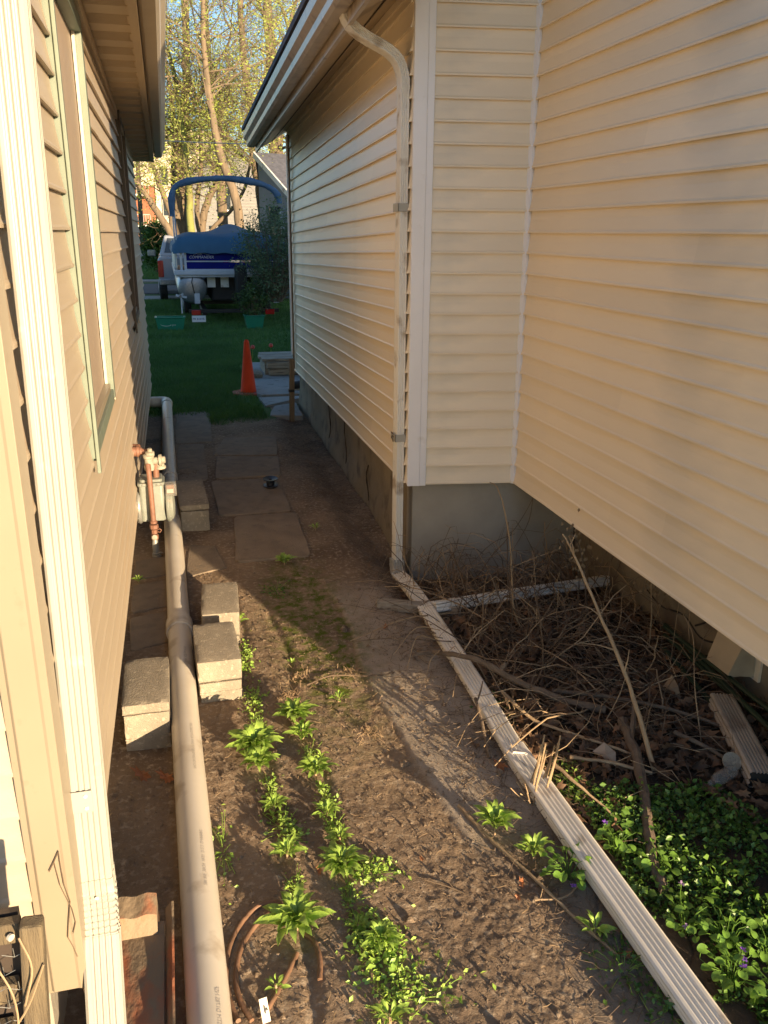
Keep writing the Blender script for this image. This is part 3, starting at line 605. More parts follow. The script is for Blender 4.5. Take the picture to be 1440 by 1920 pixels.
def pipept(y):
    for i in range(len(pc) - 1):
        if pc[i][1] <= y <= pc[i + 1][1]:
            t = (y - pc[i][1]) / (pc[i + 1][1] - pc[i][1]); return pc[i] + (pc[i + 1] - pc[i]) * t
    return pc[-1]
def wrap(y0, ang):
    def f(u, v, w_):
        p = pipept(y0 + u); a = ang - v / .0575; return (p[0] + .0578 * math.cos(a), y0 + u, p[2] + .0578 * math.sin(a))
    return f
text_mesh('lettering', 'DWV PVC1120 220 PSI @73\u00b0F ASTM D2665 ASTM D1785 NSF', .017, 'print', PP, wrap(1.30, R(70)))
text_mesh('lettering', '200 WE  20124  10:51  D 2 2  D-MMMFC', .015, 'print', PP, wrap(2.12, R(74)))
text_mesh('lettering', 'PVC1120 220 PSI @73\u00b0F DWV ASTM D2665 200', .015, 'print', PP, wrap(2.72, R(74)))
text_mesh('lettering', 'PIPE  D-M  NSF-pw 4 IN', .020, 'print', PP, wrap(3.50, R(76)))

def roughbox(lo, hi, m_, name, par, seed):
    import bmesh
    bm = bmesh.new(); bmesh.ops.create_cube(bm, size=1); bmesh.ops.subdivide_edges(bm, edges=bm.edges[:], cuts=11, use_grid_fill=True)
    c = [(lo[i] + hi[i]) / 2 for i in range(3)]; d = [hi[i] - lo[i] for i in range(3)]; rs = random.Random(seed); o0 = par['_o']
    for v in bm.verts:
        w_ = [v.co[i] * d[i] for i in range(3)]; e = sorted([(d[i] / 2 - abs(w_[i])) for i in range(3)]); n1 = float(fbm(np.array([w_[0] * 1.0 + w_[2] + seed]), np.array([w_[1] + w_[2] * .7]), 14, 3, seed)[()][0]) if False else rs.uniform(-.5, .5)
        nz_ = float(fbm(np.array([w_[0] + w_[2] * 1.3 + seed * 3.1]), np.array([w_[1] - w_[2] * .9]), 16, 3, seed)[0])
        chip = max(0, .006 - e[1]) / .006 * (.0025 + .006 * max(0, nz_ * 2 + .1) + .0015 * n1)
        for i in range(3): v.co[i] = c[i] + w_[i] - math.copysign(1, w_[i]) * (chip if d[i] / 2 - abs(w_[i]) < .006 else 0) + rs.uniform(-.0005, .0005) - o0[i]
    me = bpy.data.meshes.new(name); bm.to_mesh(me); bm.free(); me.materials.append(M[m_]); me.polygons.foreach_set('use_smooth', [True] * len(me.polygons)); me.set_sharp_from_angle(angle=R(35))
    o = bpy.data.objects.new(name, me); COL.objects.link(o); o.parent = par; o['_o'] = o0; return o
def cblock(x0, x1, y0, y1, z0, z1, ycap, label, rz=0, m_='block'):
    T_ = thing('concrete_block', label, 'concrete block', ((x0 + x1) / 2, (y0 + y1) / 2, z0), 'grey concrete blocks along the pipe')
    sd_ = int(abs(x0) * 1000 + y0 * 10); roughbox((x0 + .003, y0 + .004, z0 - .02), (x1 - .003, y1 - .003, z1 - ycap - .002), m_, 'body', T_, sd_)
    roughbox((x0, y0, z1 - ycap), (x1, y1, z1), m_, 'cap', T_, sd_ + 3)
    b = MB(); b.bbox((x0 + .004, y0 + .001, z0 + .045), (x1 - .004, y0 + .006, z0 + .052)); b.build('rib', m_, T_, bevel=.002)
    T_.rotation_euler.z = rz; return T_
cblock(-.292, -.105, 3.09, 3.49, 0, .205, .045, 'grey concrete block left of the pipe, against the house wall')
cblock(.010, .205, 3.385, 3.785, 0, .205, .105, 'grey concrete block right of the pipe in front of another, nearest on that side', R(1))
cblock(.062, .252, 3.92, 4.32, -.02, .185, .13, 'gold-lit concrete block behind the nearer one, right of the pipe coupling', R(-3))
cblock(-.030, .172, 5.70, 6.36, 0, .20, .045, 'dark shaded concrete block right of the pipe near the gas meter', R(2))

SP = thing('wire_spool', 'small black plastic spool lying on the path slab', 'spool', (.71, 6.62, .026))
b = MB(); b.lathe([(.012, 0), (.060, 0), (.060, .006), (.030, .008), (.030, .054), (.060, .056), (.060, .062), (.014, .052), (.012, .03)], (.71, 6.62, .032), (.0, -.1, 1), 20); b.build('reel', 'spool', SP)
b = MB(); b.lathe([(.031, .012), (.033, .02), (.033, .036), (.031, .042)], (.71, 6.62, .028), (.0, .05, 1), 20); b.build('cord', 'spool', SP)

# ================================================================ gas meter
GM = thing('gas_meter', 'grey gas meter with rust coloured pipes between the left wall and the drain pipe', 'gas meter', (-.18, 5.3, 0))
x0, yb = -.178, 5.42
b = MB(); sec = [(-.070, -.085), (.058, -.085), (.072, -.07), (.072, .07), (.058, .085), (-.070, .085), (-.084, .07), (-.084, -.07)]
b.prism([(x0 + a, yb + c, .22) for a, c in sec], (0, 0, .245)); b.build('case', 'meter', GM, bevel=.008, smooth=True)
b = MB(); b.prism([(x0 + a * 1.08, yb + c * 1.08, .455) for a, c in sec], (0, 0, .022)); b.prism([(x0 + a * .9, yb + c * .9, .477) for a, c in sec], (0, 0, .02)); b.build('lid', 'meter', GM, bevel=.006)
for s in (-1, 1):
    b = MB(); b.lathe([(.085, .0), (.110, .004), (.116, .012), (.116, .022), (.104, .030), (.098, .045), (.07, .056), (.02, .060)], (x0 + s * .074, yb, .305), (s, 0, 0), 28); b.build('diaphragm_pan', 'meter' if s > 0 else 'meterdark', GM, smooth=True)
    for k in range(12):
        a = k * R(30); q = MB(); q.lathe([(.005, 0), (.005, .006)], (x0 + s * .098, yb + .107 * math.cos(a), .305 + .107 * math.sin(a)), (s, 0, 0), 6); q.build('bolt', 'meterdark', GM)
for k in range(5):
    q = MB(); q.lathe([(.005, 0), (.005, .005), (.002, .007)], (x0 - .06 + k * .03, yb - .092, .467), (0, -1, 0), 6); q.build('bolt', 'meterdark', GM)
b = MB(); b.bbox((x0 + .078, yb - .10, .385), (x0 + .150, yb - .035, .468)); b.build('index_window', 'clear', GM, bevel=.006)
b = MB(); b.bbox((x0 + .086, yb - .085, .40), (x0 + .135, yb - .045, .455)); b.build('index', 'rustpipe', GM, bevel=.003)
b = MB(); b.bbox((x0 + .088, yb - .088, .405), (x0 + .130, yb - .086, .43)); b.build('dial', 'jamb', GM)
def tubeobj(nm, pts, r, m_, par, n=14, lab=None): b = MB(); b.tube(pts, r, n); return b.build(nm, m_, par, smooth=True, label=lab)
tubeobj('supply_pipe', [(-.30, 5.52, .665), (-.245, 5.50, .665)], .030, 'rustpipe', GM)
tubeobj('supply_pipe', [(-.33, 5.46, .665), (-.255, 5.44, .66), (-.20, 5.43, .66), (-.165, 5.43, .655)], .020, 'rustpipe', GM)
b = MB(); b.lathe([(.02, -.04), (.032, -.038), (.032, .0), (.036, .004), (.036, .02), (.028, .024), (.022, .04)], (-.262, 5.44, .662), (1, 0, .0), 16); b.build('elbow_fitting', 'rustpipe', GM, smooth=True)
b = MB(); b.lathe([(.02, -.05), (.030, -.045), (.034, -.02), (.027, -.01), (.027, .035), (.034, .04), (.034, .055), (.02, .06)], (-.186, 5.37, .60), (0, -.15, 1), 16); b.build('regulator', 'rustpale', GM, smooth=True)
b = MB(); b.lathe([(.02, -.02), (.024, -.01), (.024, .04), (.038, .043), (.038, .058), (.024, .06), (.022, .08), (.012, .082)], (-.165, 5.40, .605), (1, -.1, .08), 16); b.build('regulator', 'rustpale', GM, smooth=True)
b = MB(); b.lathe([(.018, 0), (.024, .01), (.026, .04), (.033, .045), (.033, .06), (.02, .062)], (-.122, 5.41, .61), (0.1, 0, -1), 14); b.build('vent_cap', 'rustpale', GM, smooth=True)
b = MB(); b.lathe([(.024, 0), (.028, .004), (.028, .028), (.015, .032), (.014, .05)], (-.176, 5.37, .645), (0, -.1, 1), 14); b.build('spring_cap', 'rustpale', GM, smooth=True)
tubeobj('outlet_pipe', [(-.148, 5.41, .60), (-.15, 5.41, .47)], .020, 'rustpipe', GM)
tubeobj('riser_pipe', [(-.192, 5.335, .60), (-.189, 5.31, .56), (-.186, 5.29, .40), (-.185, 5.28, .24)], .0165, 'rustpipe', GM)
for zc, r_, h_ in ((.235, .023, .02), (.205, .028, .03), (.170, .020, .03), (.135, .024, .035)):
    b = MB(); b.lathe([(r_ * .8, -h_ / 2), (r_, -h_ / 2 + .003), (r_, h_ / 2 - .003), (r_ * .8, h_ / 2)], (-.185, 5.28, zc), (0, 0, 1), 8); b.build('union_nut', 'rustpipe', GM)
b = MB(); b.lathe([(.016, 0), (.018, .012), (.012, .016), (.004, .018)], (-.185, 5.262, .140), (0, -1, 0), 12); b.build('valve_stem', 'rustpale', GM)
b = MB(); b.tube([(-.165, 5.27, .185), (-.15, 5.265, .192), (-.14, 5.265, .182), (-.15, 5.265, .168), (-.165, 5.27, .172)], .0035, 6); b.build('lock_wing', 'rustpipe', GM)
tubeobj('grey_sleeve', [(-.185, 5.28, .12), (-.185, 5.28, .09), (-.182, 5.28, .02)], [.016, .021, .024], 'meterdark', GM)
tubeobj('grey_sleeve', [(-.182, 5.28, .02), (-.178, 5.29, -.06)], .030, 'found', GM)
b = MB(); b.tube([(-.205 + .0, 5.255, .035), (-.18, 5.25, .03), (-.155, 5.25, .04), (-.14, 5.25, .03)], .0022, 5); b.build('tie_wire', 'wire', GM)
# tie round the pipe
b = MB(); b.tube([(-.077 + .0595 * math.cos(a), 5.98, .082 + .0595 * math.sin(a)) for a in [R(q) for q in range(-40, 221, 20)]], .0018, 5); b.build('pipe_tie', 'wire', PP)

# ================================================================ bottom left
SB = thing('rusty_splash_trough', 'rusty terracotta coloured metal trough under the left downspout', 'trough', (-.19, 1.7, 0))
b = MB(); b.add([(-.262, 1.30, .085), (-.132, 1.30, .085), (-.132, 2.02, .06), (-.264, 2.02, .06), (-.262, 1.30, .097), (-.132, 1.30, .097), (-.132, 2.02, .074), (-.264, 2.02, .074)], [(0, 3, 2, 1), (4, 5, 6, 7), (0, 1, 5, 4), (1, 2, 6, 5), (2, 3, 7, 6), (3, 0, 4, 7)])
b.build('base_plate', 'rust', SB, bevel=.002)
b = MB(); n_ = 14; pl = []
for i in range(n_ + 1): yy = 1.25 + .82 * i / n_; pl.append((yy, .135 + .004 * math.sin(i * 2.3) - .045 * i / n_))
vv = []; 
for yy, zt in pl: vv += [(-.130, yy, .07), (-.123, yy, .07), (-.104, yy, zt), (-.111, yy, zt + .001)]
b.add(vv, [(i * 4 + j, i * 4 + (j + 1) % 4, i * 4 + 4 + (j + 1) % 4, i * 4 + 4 + j) for i in range(n_) for j in range(4)] + [(3, 2, 1, 0), (n_ * 4, n_ * 4 + 1, n_ * 4 + 2, n_ * 4 + 3)]); b.build('side_flange', 'rust', SB, bevel=.001)
b = MB(); vv = []
for i in range(9):
    x_ = -.262 + .112 * i / 8; k = .004 * math.sin(i * 1.3)
    vv += [(x_, 1.97, .076), (x_, 1.995, .125 + k), (x_, 2.065, .138 + k), (x_, 2.08, .03), (x_, 2.06, .02)]
b.add(vv, [(i * 5 + j, i * 5 + 5 + j, i * 5 + 5 + (j + 1) % 5, i * 5 + (j + 1) % 5) for i in range(8) for j in range(5)] + [(0, 1, 2, 3, 4), (44, 43, 42, 41, 40)]); b.build('end_lip', 'rust', SB, smooth=True)

SB.location.z += .045

WF = thing('wooden_trellis', 'weathered grey wooden frame with wire mesh standing at the left house corner', 'trellis', (-.36, 1.4, 0))
b = MB(); b.add([(-.405, 1.34, .0), (-.355, 1.34, .0), (-.355, 1.375, .0), (-.405, 1.375, .0), (-.345, 1.345, .785), (-.304, 1.345, .782), (-.304, 1.38, .782), (-.345, 1.38, .785)], [(0, 3, 2, 1), (4, 5, 6, 7), (0, 1, 5, 4), (1, 2, 6, 5), (2, 3, 7, 6), (3, 0, 4, 7)]); b.build('post', 'wood_g', WF, bevel=.006)
for i, z in enumerate((.742, .60, .50, .36)):
    b = MB(); b.bbox((-.95, 1.385, z - .025), (-.352 - .02 * i, 1.41, z + .02)); b.build('slat', 'wood_g', WF, bevel=.003)
b = MB(); b.bbox((-1.0, 1.42, .0), (-.36, 1.435, .76)); b.build('dark_cavity_panel', 'darkbrown', WF)  # dark panel added behind the slats, its colour stands for a shaded cavity
b = MB(); b.tube([(-.37, 1.378, .742), (-.366, 1.374, .742)], .007, 10); b.build('nail_head', 'wire', WF)
b = MB()
for r_ in range(7):
    for c_ in range(8):
        cx0 = -.365 - c_ * .045 - (r_ % 2) * .0225; cz = .70 - r_ * .04
        for a in (30, 90, 150): 
            a = R(a); b.tube([(cx0, 1.37, cz), (cx0 + .024 * math.cos(a), 1.37 - .003, cz + .024 * math.sin(a))], .0007, 4)
b.build('wire_mesh', 'meterdark', WF)
for i, pts in enumerate(([(-.345, 1.34, .77), (-.33, 1.335, .70), (-.35, 1.33, .62)], [(-.40, 1.33, .76), (-.365, 1.32, .66), (-.37, 1.325, .55), (-.40, 1.33, .50)], [(-.31, 1.34, .70), (-.345, 1.325, .62), (-.39, 1.33, .55)])):
    b = MB(); b.tube(smoothpath(pts, 5), .002, 5); tag(b.build('dry_vine', 'stalk', org=pts[0], smooth=True), ['short dry vine hooked over the top of the wooden trellis', 'long dry vine hanging down the wire mesh of the trellis', 'slanting dry vine stem across the trellis post'][i], 'vine', 'dry vines on the trellis')
b = MB()
tv = [(-.325, .64), (-.312, .665), (-.300, .690), (-.300, .66), (-.298, .60), (-.290, .55), (-.298, .50), (-.305, .45), (-.296, .42), (-.290, .39)]
for a_, c_ in zip(tv[:-1], tv[1:]): b.tube([(a_[0] - .02, 1.664, a_[1]), (c_[0] - .02, 1.664, c_[1])], .0013, 4)
tv = [(-.312, .665), (-.306, .60), (-.300, .575), (-.288, .53), (-.284, .49), (-.292, .46)]
for a_, c_ in zip(tv[:-1], tv[1:]): b.tube([(a_[0] - .02, 1.663, a_[1]), (c_[0] - .02, 1.663, c_[1])], .0010, 4)
tag(b.build('clinging_vine', 'twig', org=(-.32, 1.61, .55)), 'thin bare brown vine clinging to the tan corner trim', 'vine')

HS = thing('garden_hose', 'coiled brown rubber hose half buried beside the pipe', 'hose', (.15, 1.85, 0))
def gpath(pts, r, n=7): return [(p[0], p[1], gz(p[0], p[1]) + r * .7 + (p[2] if len(p) > 2 else 0)) for p in smoothpath([(*q, 0)[:3] if len(q) == 2 else q for q in pts], n)]
b = MB(); b.tube(gpath([(.245, 2.06), (.20, 2.14), (.13, 2.13), (.07, 2.06), (.035, 1.96), (.028, 1.84), (.05, 1.74)], .007), .0075, 10); b.build('coil', 'hose', HS, smooth=True)
b = MB(); b.tube(gpath([(.25, 2.075, .004), (.19, 2.10, .008), (.12, 2.06), (.075, 1.98), (.055, 1.88), (.062, 1.80), (.085, 1.735)], .007), .0075, 10); b.build('coil', 'hose', HS, smooth=True)
b = MB(); b.tube(gpath([(.268, 2.02), (.292, 1.97), (.297, 1.90), (.285, 1.83)], .007), .0075, 10); b.build('coil', 'hose', HS, smooth=True)
b = MB(); b.tube(gpath([(.235, 1.935), (.20, 1.87), (.155, 1.80), (.13, 1.765)], .007), .0075, 10); b.build('coil', 'hose', HS, smooth=True)
TG = thing('plant_tag', 'small grey plastic tag standing by the hose end at the bottom edge', 'tag', (.12, 1.73, 0))
b = MB(); b.rotbox((.120, 1.735, .03), (.022, .003, .06), R(10), R(-35)); b.build('plate', 'gutter_r', TG)
b = MB(); b.rotbox((.121, 1.7315, .035), (.003, .002, .018), R(10), R(-35)); b.rotbox((.1245, 1.731, .035), (.009, .002, .003), R(10), R(-35)); b.build('mark', 'black', TG)

# ================================================================ far end of the alley
CN = thing('traffic_cone', 'orange traffic cone on the shaded lawn at the end of the alley', 'traffic cone', (.93, 10.95, 0))
cx0, cy0 = .935, 10.95
b = MB(); b.lathe([(.104, .0), (.099, .02), (.032, .64), (.025, .645), (.022, .66), (.022, .60)], (cx0, cy0, .03), (0, 0, 1), 28); b.build('body', 'cone', CN, smooth=True)
b = MB(); sec = []
for k in range(8): a = R(22.5 + 45 * k); sec.append((cx0 + .215 * math.cos(a), cy0 + .215 * math.sin(a), .0))
b.prism(sec, (0, 0, .028)); b.build('base', 'conebase', CN, bevel=.006)
ST = thing('timber_step', 'low stack of pale weathered planks on the patio', 'step', (1.6, 12.2, 0))
for i, (x0_, x1_, y0_, y1_, z0_, z1_) in enumerate([(1.33, 2.4, 12.02, 12.12, .05, .14), (1.30, 2.4, 12.0, 12.10, .15, .24), (1.24, 2.4, 12.04, 12.24, .245, .285), (1.22, 2.4, 12.27, 12.5, .245, .285), (1.26, 2.4, 12.54, 12.78, .245, .285), (1.28, 1.36, 12.12, 12.8, .05, .24)]):
    b = MB(); b.bbox((x0_, y0_, z0_), (x1_, y1_, z1_)); b.build('plank', 'wood_h', ST, bevel=.006)
b = MB(); b.lathe([(.05, 0), (.085, .02), (.09, .07), (.06, .10), (.01, .11)], (1.135, 11.95, .04), (.2, -.1, 1), 9)
tag(b.build('stone', 'block', org=(1.135, 11.95, .04), smooth=True), 'tan stone lying against the left end of the plank step', 'stone')
PO = thing('corner_stake', 'brown wooden stake standing at the far corner of the cream house', 'stake', (1.30, 9.35, 0))
b = MB(); b.prism([(1.235, 9.30, -.15), (1.292, 9.30, -.15), (1.292, 9.345, -.15), (1.235, 9.345, -.15)], (.02, .0, .82)); b.build('stake', 'post', PO, bevel=.003)
b = MB(); b.bbox((1.24, 9.294, .30), (1.30, 9.352, .33)); b.build('band', 'black', PO)
DF = thing('far_corner_pipe', 'thin white and brown pipe strapped up the far corner of the cream house', 'pipe', (1.40, 10.0, .5))
b = MB(); b.bbox((1.375, 9.98, .62), (1.392, 10.02, 3.0)); b.build('conduit', 'trim_w', DF, bevel=.003)
b = MB(); b.bbox((1.393, 9.99, .45), (1.413, 10.03, 3.0)); b.build('board', 'post', DF, bevel=.003)
BX = thing('dark_shoe', 'small dark rounded object on the patio behind the stake', 'shoe', (1.62, 10.9, .05))
b = MB(); b.lathe([(.02, -.12), (.05, -.10), (.06, -.02), (.05, .06), (.045, .10), (.01, .13)], (1.60, 10.9, .10), (1, .3, 0), 12); b.build('upper', 'black', BX, smooth=True)
b = MB(); b.rotbox((1.60, 10.9, .052), (.26, .10, .014), R(17)); b.build('sole', 'found', BX, bevel=.004)
for i, (x_, y_) in enumerate(((1.26, 13.75), (1.57, 13.9))):
    T_ = thing('tulip', ['red tulip in the grass left of the other, by the cone', 'red tulip in the grass nearest the cream house corner'][i], 'tulip', (x_, y_, 0), 'red tulips in the lawn')
    b = MB(); b.tube([(x_, y_, 0), (x_ + .01, y_, .2)], .006, 6); b.build('stem', 'leaf', T_)
    b = MB(); b.lathe([(.008, 0), (.032, .015), (.036, .04), (.024, .065), (.012, .07)], (x_ + .01, y_, .2), (0, 0, 1), 6); b.build('blossom', 'tulip', T_, smooth=True)
    b = MB(); 
    for a in (0, 2.2, 4.1): b.add([(x_, y_, 0), (x_ + .03 * math.cos(a) + .01, y_ + .03 * math.sin(a), .09), (x_ + .07 * math.cos(a), y_ + .07 * math.sin(a), .16), (x_ + .03 * math.cos(a) - .01, y_ + .03 * math.sin(a) + .01, .08)], [(0, 1, 2, 3)])
    b.build('leaves', 'leafd', T_)
b = MB(); b.lathe([(.01, -.09), (.03, -.085), (.032, 0), (.03, .05), (.012, .07), (.012, .09)], (1.78, 13.3, .03), (1, .2, .05), 12); tag(b.build('litter_bottle', 'clear', org=(1.78, 13.3, .03), smooth=True), 'pale crushed litter in the grass below the tulips', 'litter')
b = MB(); b.box((-.38, 0, 0), (.1, .1, .1)) if False else None
# cable across the gap
b = MB(); b.tube([(.0, 11.5, 3.04), (.58, 11.55, 3.035), (1.16, 11.6, 3.04)], .006, 5); tag(b.build('overhead_cable', 'wire', org=(.0, 11.5, 3.0)), 'thin pale cable strung between the two roofs', 'cable')
# ================================================================ weeds, debris, litter
def leafmesh(name, L, W, m_, arch=.35, fold=.18, droop=.5, base=.18, seg=6, pet=.18, wave=0.):
    """one leaf: stalk then blade, along +X, arching up then over"""
    V = []; F = []
    for i in range(seg + 1):
        t = i / seg; x = L * (t * (1 - .12 * droop * t)); z = L * (arch * math.sin(t * math.pi * .62) - droop * .28 * t * t)
        if t < pet: wd = W * .10
        else: q = (t - pet) / (1 - pet); wd = W * .5 * (math.sin(min(1, q * 1.02) ** .8 * math.pi) ** .75) + W * .03 * (1 - q)
        wd *= 1 + wave * math.sin(i * 2.7)
        V += [(x, -wd, z + wd * fold * 2), (x, 0, z), (x, wd, z + wd * fold * 2)]
        if i: a = (i - 1) * 3; F += [(a, a + 3, a + 4, a + 1), (a + 1, a + 4, a + 5, a + 2)]
    me = bpy.data.meshes.new(name); me.from_pydata(V, [], F); me.materials.append(M[m_]); me.polygons.foreach_set('use_smooth', [True] * len(F)); return me
LV = [leafmesh('leaf', 1, .235, 'leaf', .38, .16, .7, wave=.06), leafmesh('leaf', 1, .27, 'leaf', .30, .22, .5, wave=.08), leafmesh('leaf', 1, .21, 'leaf', .55, .15, .9, wave=.05)]
def rosette(x, y, r, n, label, up=.0, seed=0, group='leafy green weeds growing in rows along the soil cracks'):
    rs = random.Random(seed + 50); n = int(n * 2.1); T_ = thing('leafy_weed', label, 'weed', (x, y, gz(x, y)), group)
    for i in range(n):
        t = i / n; a = i * 2.39996 + rs.uniform(-.25, .25); lift = .15 + 1.15 * t + up; L = 1.06 * r * (1.05 - .45 * t) * rs.uniform(.8, 1.15)
        o = inst(LV[i % 3], 'leaf', T_, (.006 * math.cos(a), .006 * math.sin(a), .004 + .022 * t + up * .05), (rs.uniform(-.35, .35), -min(lift, 1.2) * .55 * rs.uniform(.6, 1.2), a), (L, L * rs.uniform(.9, 1.2), L))
    b = MB(); b.tube([(x, y, gz(x, y) - .01), (x, y, gz(x, y) + .02 + up * .06)], .004, 6); b.build('stem', 'stalk', T_)
    return T_
rosette(.215, 2.95, .115, 34, 'largest leafy green weed, just right of the pipe below the blocks', .25, 1)
rosette(.225, 2.85, .090, 18, 'leafy weed growing against the lower edge of the largest weed', .1, 2)
rosette(.405, 3.14, .100, 30, 'bushy leafy weed at the far end of the right hand weed row', .3, 3)
rosette(.420, 3.02, .075, 16, 'small leafy weed just below the farthest bushy weed of the right row', .1, 4)
rosette(.430, 2.76, .080, 20, 'leafy weed in the middle of the right row with leaves pointing right', .1, 5)
rosette(.250, 2.60, .062, 12, 'small leafy weed below the largest weed in the left row', .15, 6)
rosette(.430, 2.52, .060, 12, 'sparse small weed halfway down the right row', .05, 7)
rosette(.450, 2.38, .055, 9, 'weed with pale limp leaves below the sparse small weed', .0, 8)
rosette(.262, 2.34, .060, 11, 'small yellow-green weed between the large weeds, left of an orange leaf', .15, 9)
rosette(.430, 2.235, .092, 26, 'broad leafy weed right of the orange leaf beside a chickweed patch', .2, 10)
rosette(.250, 2.035, .118, 24, 'big star-shaped leafy weed above the coiled hose', .12, 11)
rosette(.430, 1.985, .045, 9, 'tiny leafy weed right of the star-shaped weed', .05, 12)
rosette(.480, 1.90, .070, 22, 'leafy weed half buried in the chickweed mat at lower right of the hose', .2, 13)
rosette(.445, 1.655, .060, 8, 'small five-leaved weed at the very bottom edge of the photo', .1, 14)
rosette(.235, 4.12, .075, 8, 'weed sprouting beside the nearer right hand concrete block', .3, 15)
rosette(.62, 3.27, .050, 7, 'small two-lobed seedling on bare soil right of the far weeds', .0, 16)
rosette(.16, 1.82, .035, 6, 'seedling inside the hose coil', .0, 17)
rosette(.60, 5.0 - .06, .075, 12, 'dim green tuft at the lower edge of the nearest path slab', .1, 18)
rosette(.90, 5.55, .050, 7, 'tiny dim weed at the right edge of the nearest path slab', .1, 19)
rosette(.98, 2.27, .095, 14, 'jagged bright weed at the left foot of the ground downspout', .45, 20, 'weeds beside the ground downspout')
rosette(1.06, 2.12, .075, 12, 'drooping weed just below the jagged bright weed', .35, 21, 'weeds beside the ground downspout')
rosette(1.115, 1.79, .060, 9, 'dull low weed left of the ground downspout near the cracked mud', .1, 22, 'weeds beside the ground downspout')
rosette(-.285, 4.83, .045, 8, 'small yellow-lit weed at the base of the left wall below the gas meter', .2, 23)

rw = random.Random(77); V = []; F = []; lvv = [np.array([tuple(v.co) for v in me_.vertices]) for me_ in LV]; lff = np.array([tuple(p.vertices) for p in LV[0].polygons]); cnt = 0
for i in range(15):
    row = i % 2; yy = rw.uniform(1.5, 3.75) if row else rw.uniform(2.1, 3.7); xx = (.44 if row else .25) + .02 * math.sin(yy * 6) + rw.gauss(0, .022); zz = gz(xx, yy); rr_ = rw.uniform(.022, .045)
    for k in range(rw.randint(7, 16)):
        a_ = k * 2.4 + rw.uniform(-.3, .3); L = rr_ * rw.uniform(.6, 1.15); Mx = np.array(Matrix.Rotation(a_, 3, 'Z') @ Matrix.Rotation(-rw.uniform(.1, .8), 3, 'Y') @ Matrix.Rotation(rw.uniform(-.4, .4), 3, 'X'))
        V.append(lvv[k % 3] @ Mx.T * L + np.array((xx, yy, zz + .004))); F.append(lff + cnt); cnt += len(lvv[0])
tag(fast('seedlings', np.concatenate(V), np.concatenate(F), 'leaf', smooth=True), 'small leafy seedlings filling the gaps of the two weed rows', 'seedlings', kind='stuff')

def chips(name, pts, size, m_, parent=None, flat=.5, aspect=.6, jit=.5, seed=0, label=None, cat=None, pts_n=None, curl=.25):
    """many small leaf faces: each a bent quad pair at the given points"""
    rs = np.random.default_rng(seed); P = np.asarray(pts, float); n = len(P); s = size * rs.uniform(1 - jit, 1 + jit, n)
    a = rs.uniform(0, 2 * np.pi, n); nz = rs.uniform(flat, 1, n); th = np.arccos(np.clip(nz, -1, 1)); ph = rs.uniform(0, 2 * np.pi, n)
    N_ = np.stack([np.sin(th) * np.cos(ph), np.sin(th) * np.sin(ph), np.cos(th)], 1)
    U = np.stack([np.cos(a), np.sin(a), np.zeros(n)], 1); U -= N_ * np.sum(U * N_, 1)[:, None]; U /= np.linalg.norm(U, axis=1)[:, None] + 1e-9; W_ = np.cross(N_, U)
    sc1 = s[:, None]; V = np.stack([P - U * sc1, P - W_ * sc1 * aspect + N_ * sc1 * curl, P + U * sc1, P + W_ * sc1 * aspect + N_ * sc1 * curl], 1).reshape(-1, 3)
    i = np.arange(n)[:, None] * 4; F = np.concatenate([i + np.array([[0, 1, 2]]), i + np.array([[0, 2, 3]])], 0)
    return fast(name, V, F, m_, parent, label=label, cat=cat)
def scatter(n, cx, cy, sx, sy, h, seed, zoff=.004):
    rs = np.random.default_rng(seed); x = rs.normal(cx, sx, n); y = rs.normal(cy, sy, n); r = np.hypot((x - cx) / sx, (y - cy) / sy)
    z = gheight(x, y) + zoff + rs.uniform(0, 1, n) ** 1.2 * h * np.exp(-r * r / 2.2); return np.stack([x, y, z], 1)
def clump(x, y, sx, sy, h, n, label, seed, size=.008, m_='leaf', name='chickweed_clump', cat='weed', group='small-leaved chickweed clumps'):
    T_ = thing(name, label, cat, (x, y, gz(x, y)), group)
    pts = scatter(n, x, y, sx, sy, h, seed); chips('foliage', pts, size, m_, T_, .35, .62, .45, seed)
    b = MB(); rs = random.Random(seed)
    for i in range(0, n, max(1, n // 26)):
        p = pts[i]; q = (x + (p[0] - x) * .4, y + (p[1] - y) * .4); b.tube([(q[0], q[1], gz(*q)), ((q[0] + p[0]) / 2, (q[1] + p[1]) / 2, p[2] * .7 + .3 * gz(*q)), tuple(p)], .0011, 3)
    b.build('stems', 'leaf', T_); return T_
clump(.258, 3.78, .022, .10, .05, 150, 'chickweed strip beside the right hand concrete block', 1)
clump(.250, 3.36, .03, .07, .05, 130, 'chickweed at the foot of the nearer right hand block above the largest weed', 2)
clump(.270, 2.50, .03, .05, .04, 110, 'thin chickweed sprigs below the small left row weed', 3)
clump(.295, 2.42, .025, .03, .03, 70, 'thin chickweed tuft midway in the left row', 4)
clump(.525, 2.20, .045, .035, .035, 210, 'chickweed spilling right from the broad leafy weed', 5)
clump(.475, 1.88, .045, .065, .05, 420, 'dense chickweed mat at the lower end of the right weed row', 6, .009)
clump(.455, 1.98, .03, .04, .03, 120, 'chickweed tuft above the dense mat', 7)
clump(.48, 1.72, .05, .04, .02, 90, 'scattered chickweed sprigs near the bottom edge', 8)
clump(.60, 1.72, .06, .05, .015, 60, 'sparse sprigs on the soil at the bottom centre', 9)
clump(.055, 2.42, .03, .12, .02, 60, 'faint sprigs hugging the right side of the pipe', 10)
clump(.50, 4.55, .05, .06, .02, 80, 'faint green sprigs on the moss below the nearest slab', 11, m_='leafd')
clump(1.14, 1.66, .05, .07, .05, 160, 'dark chickweed left of the ground downspout at the bottom', 12, m_='leafd')
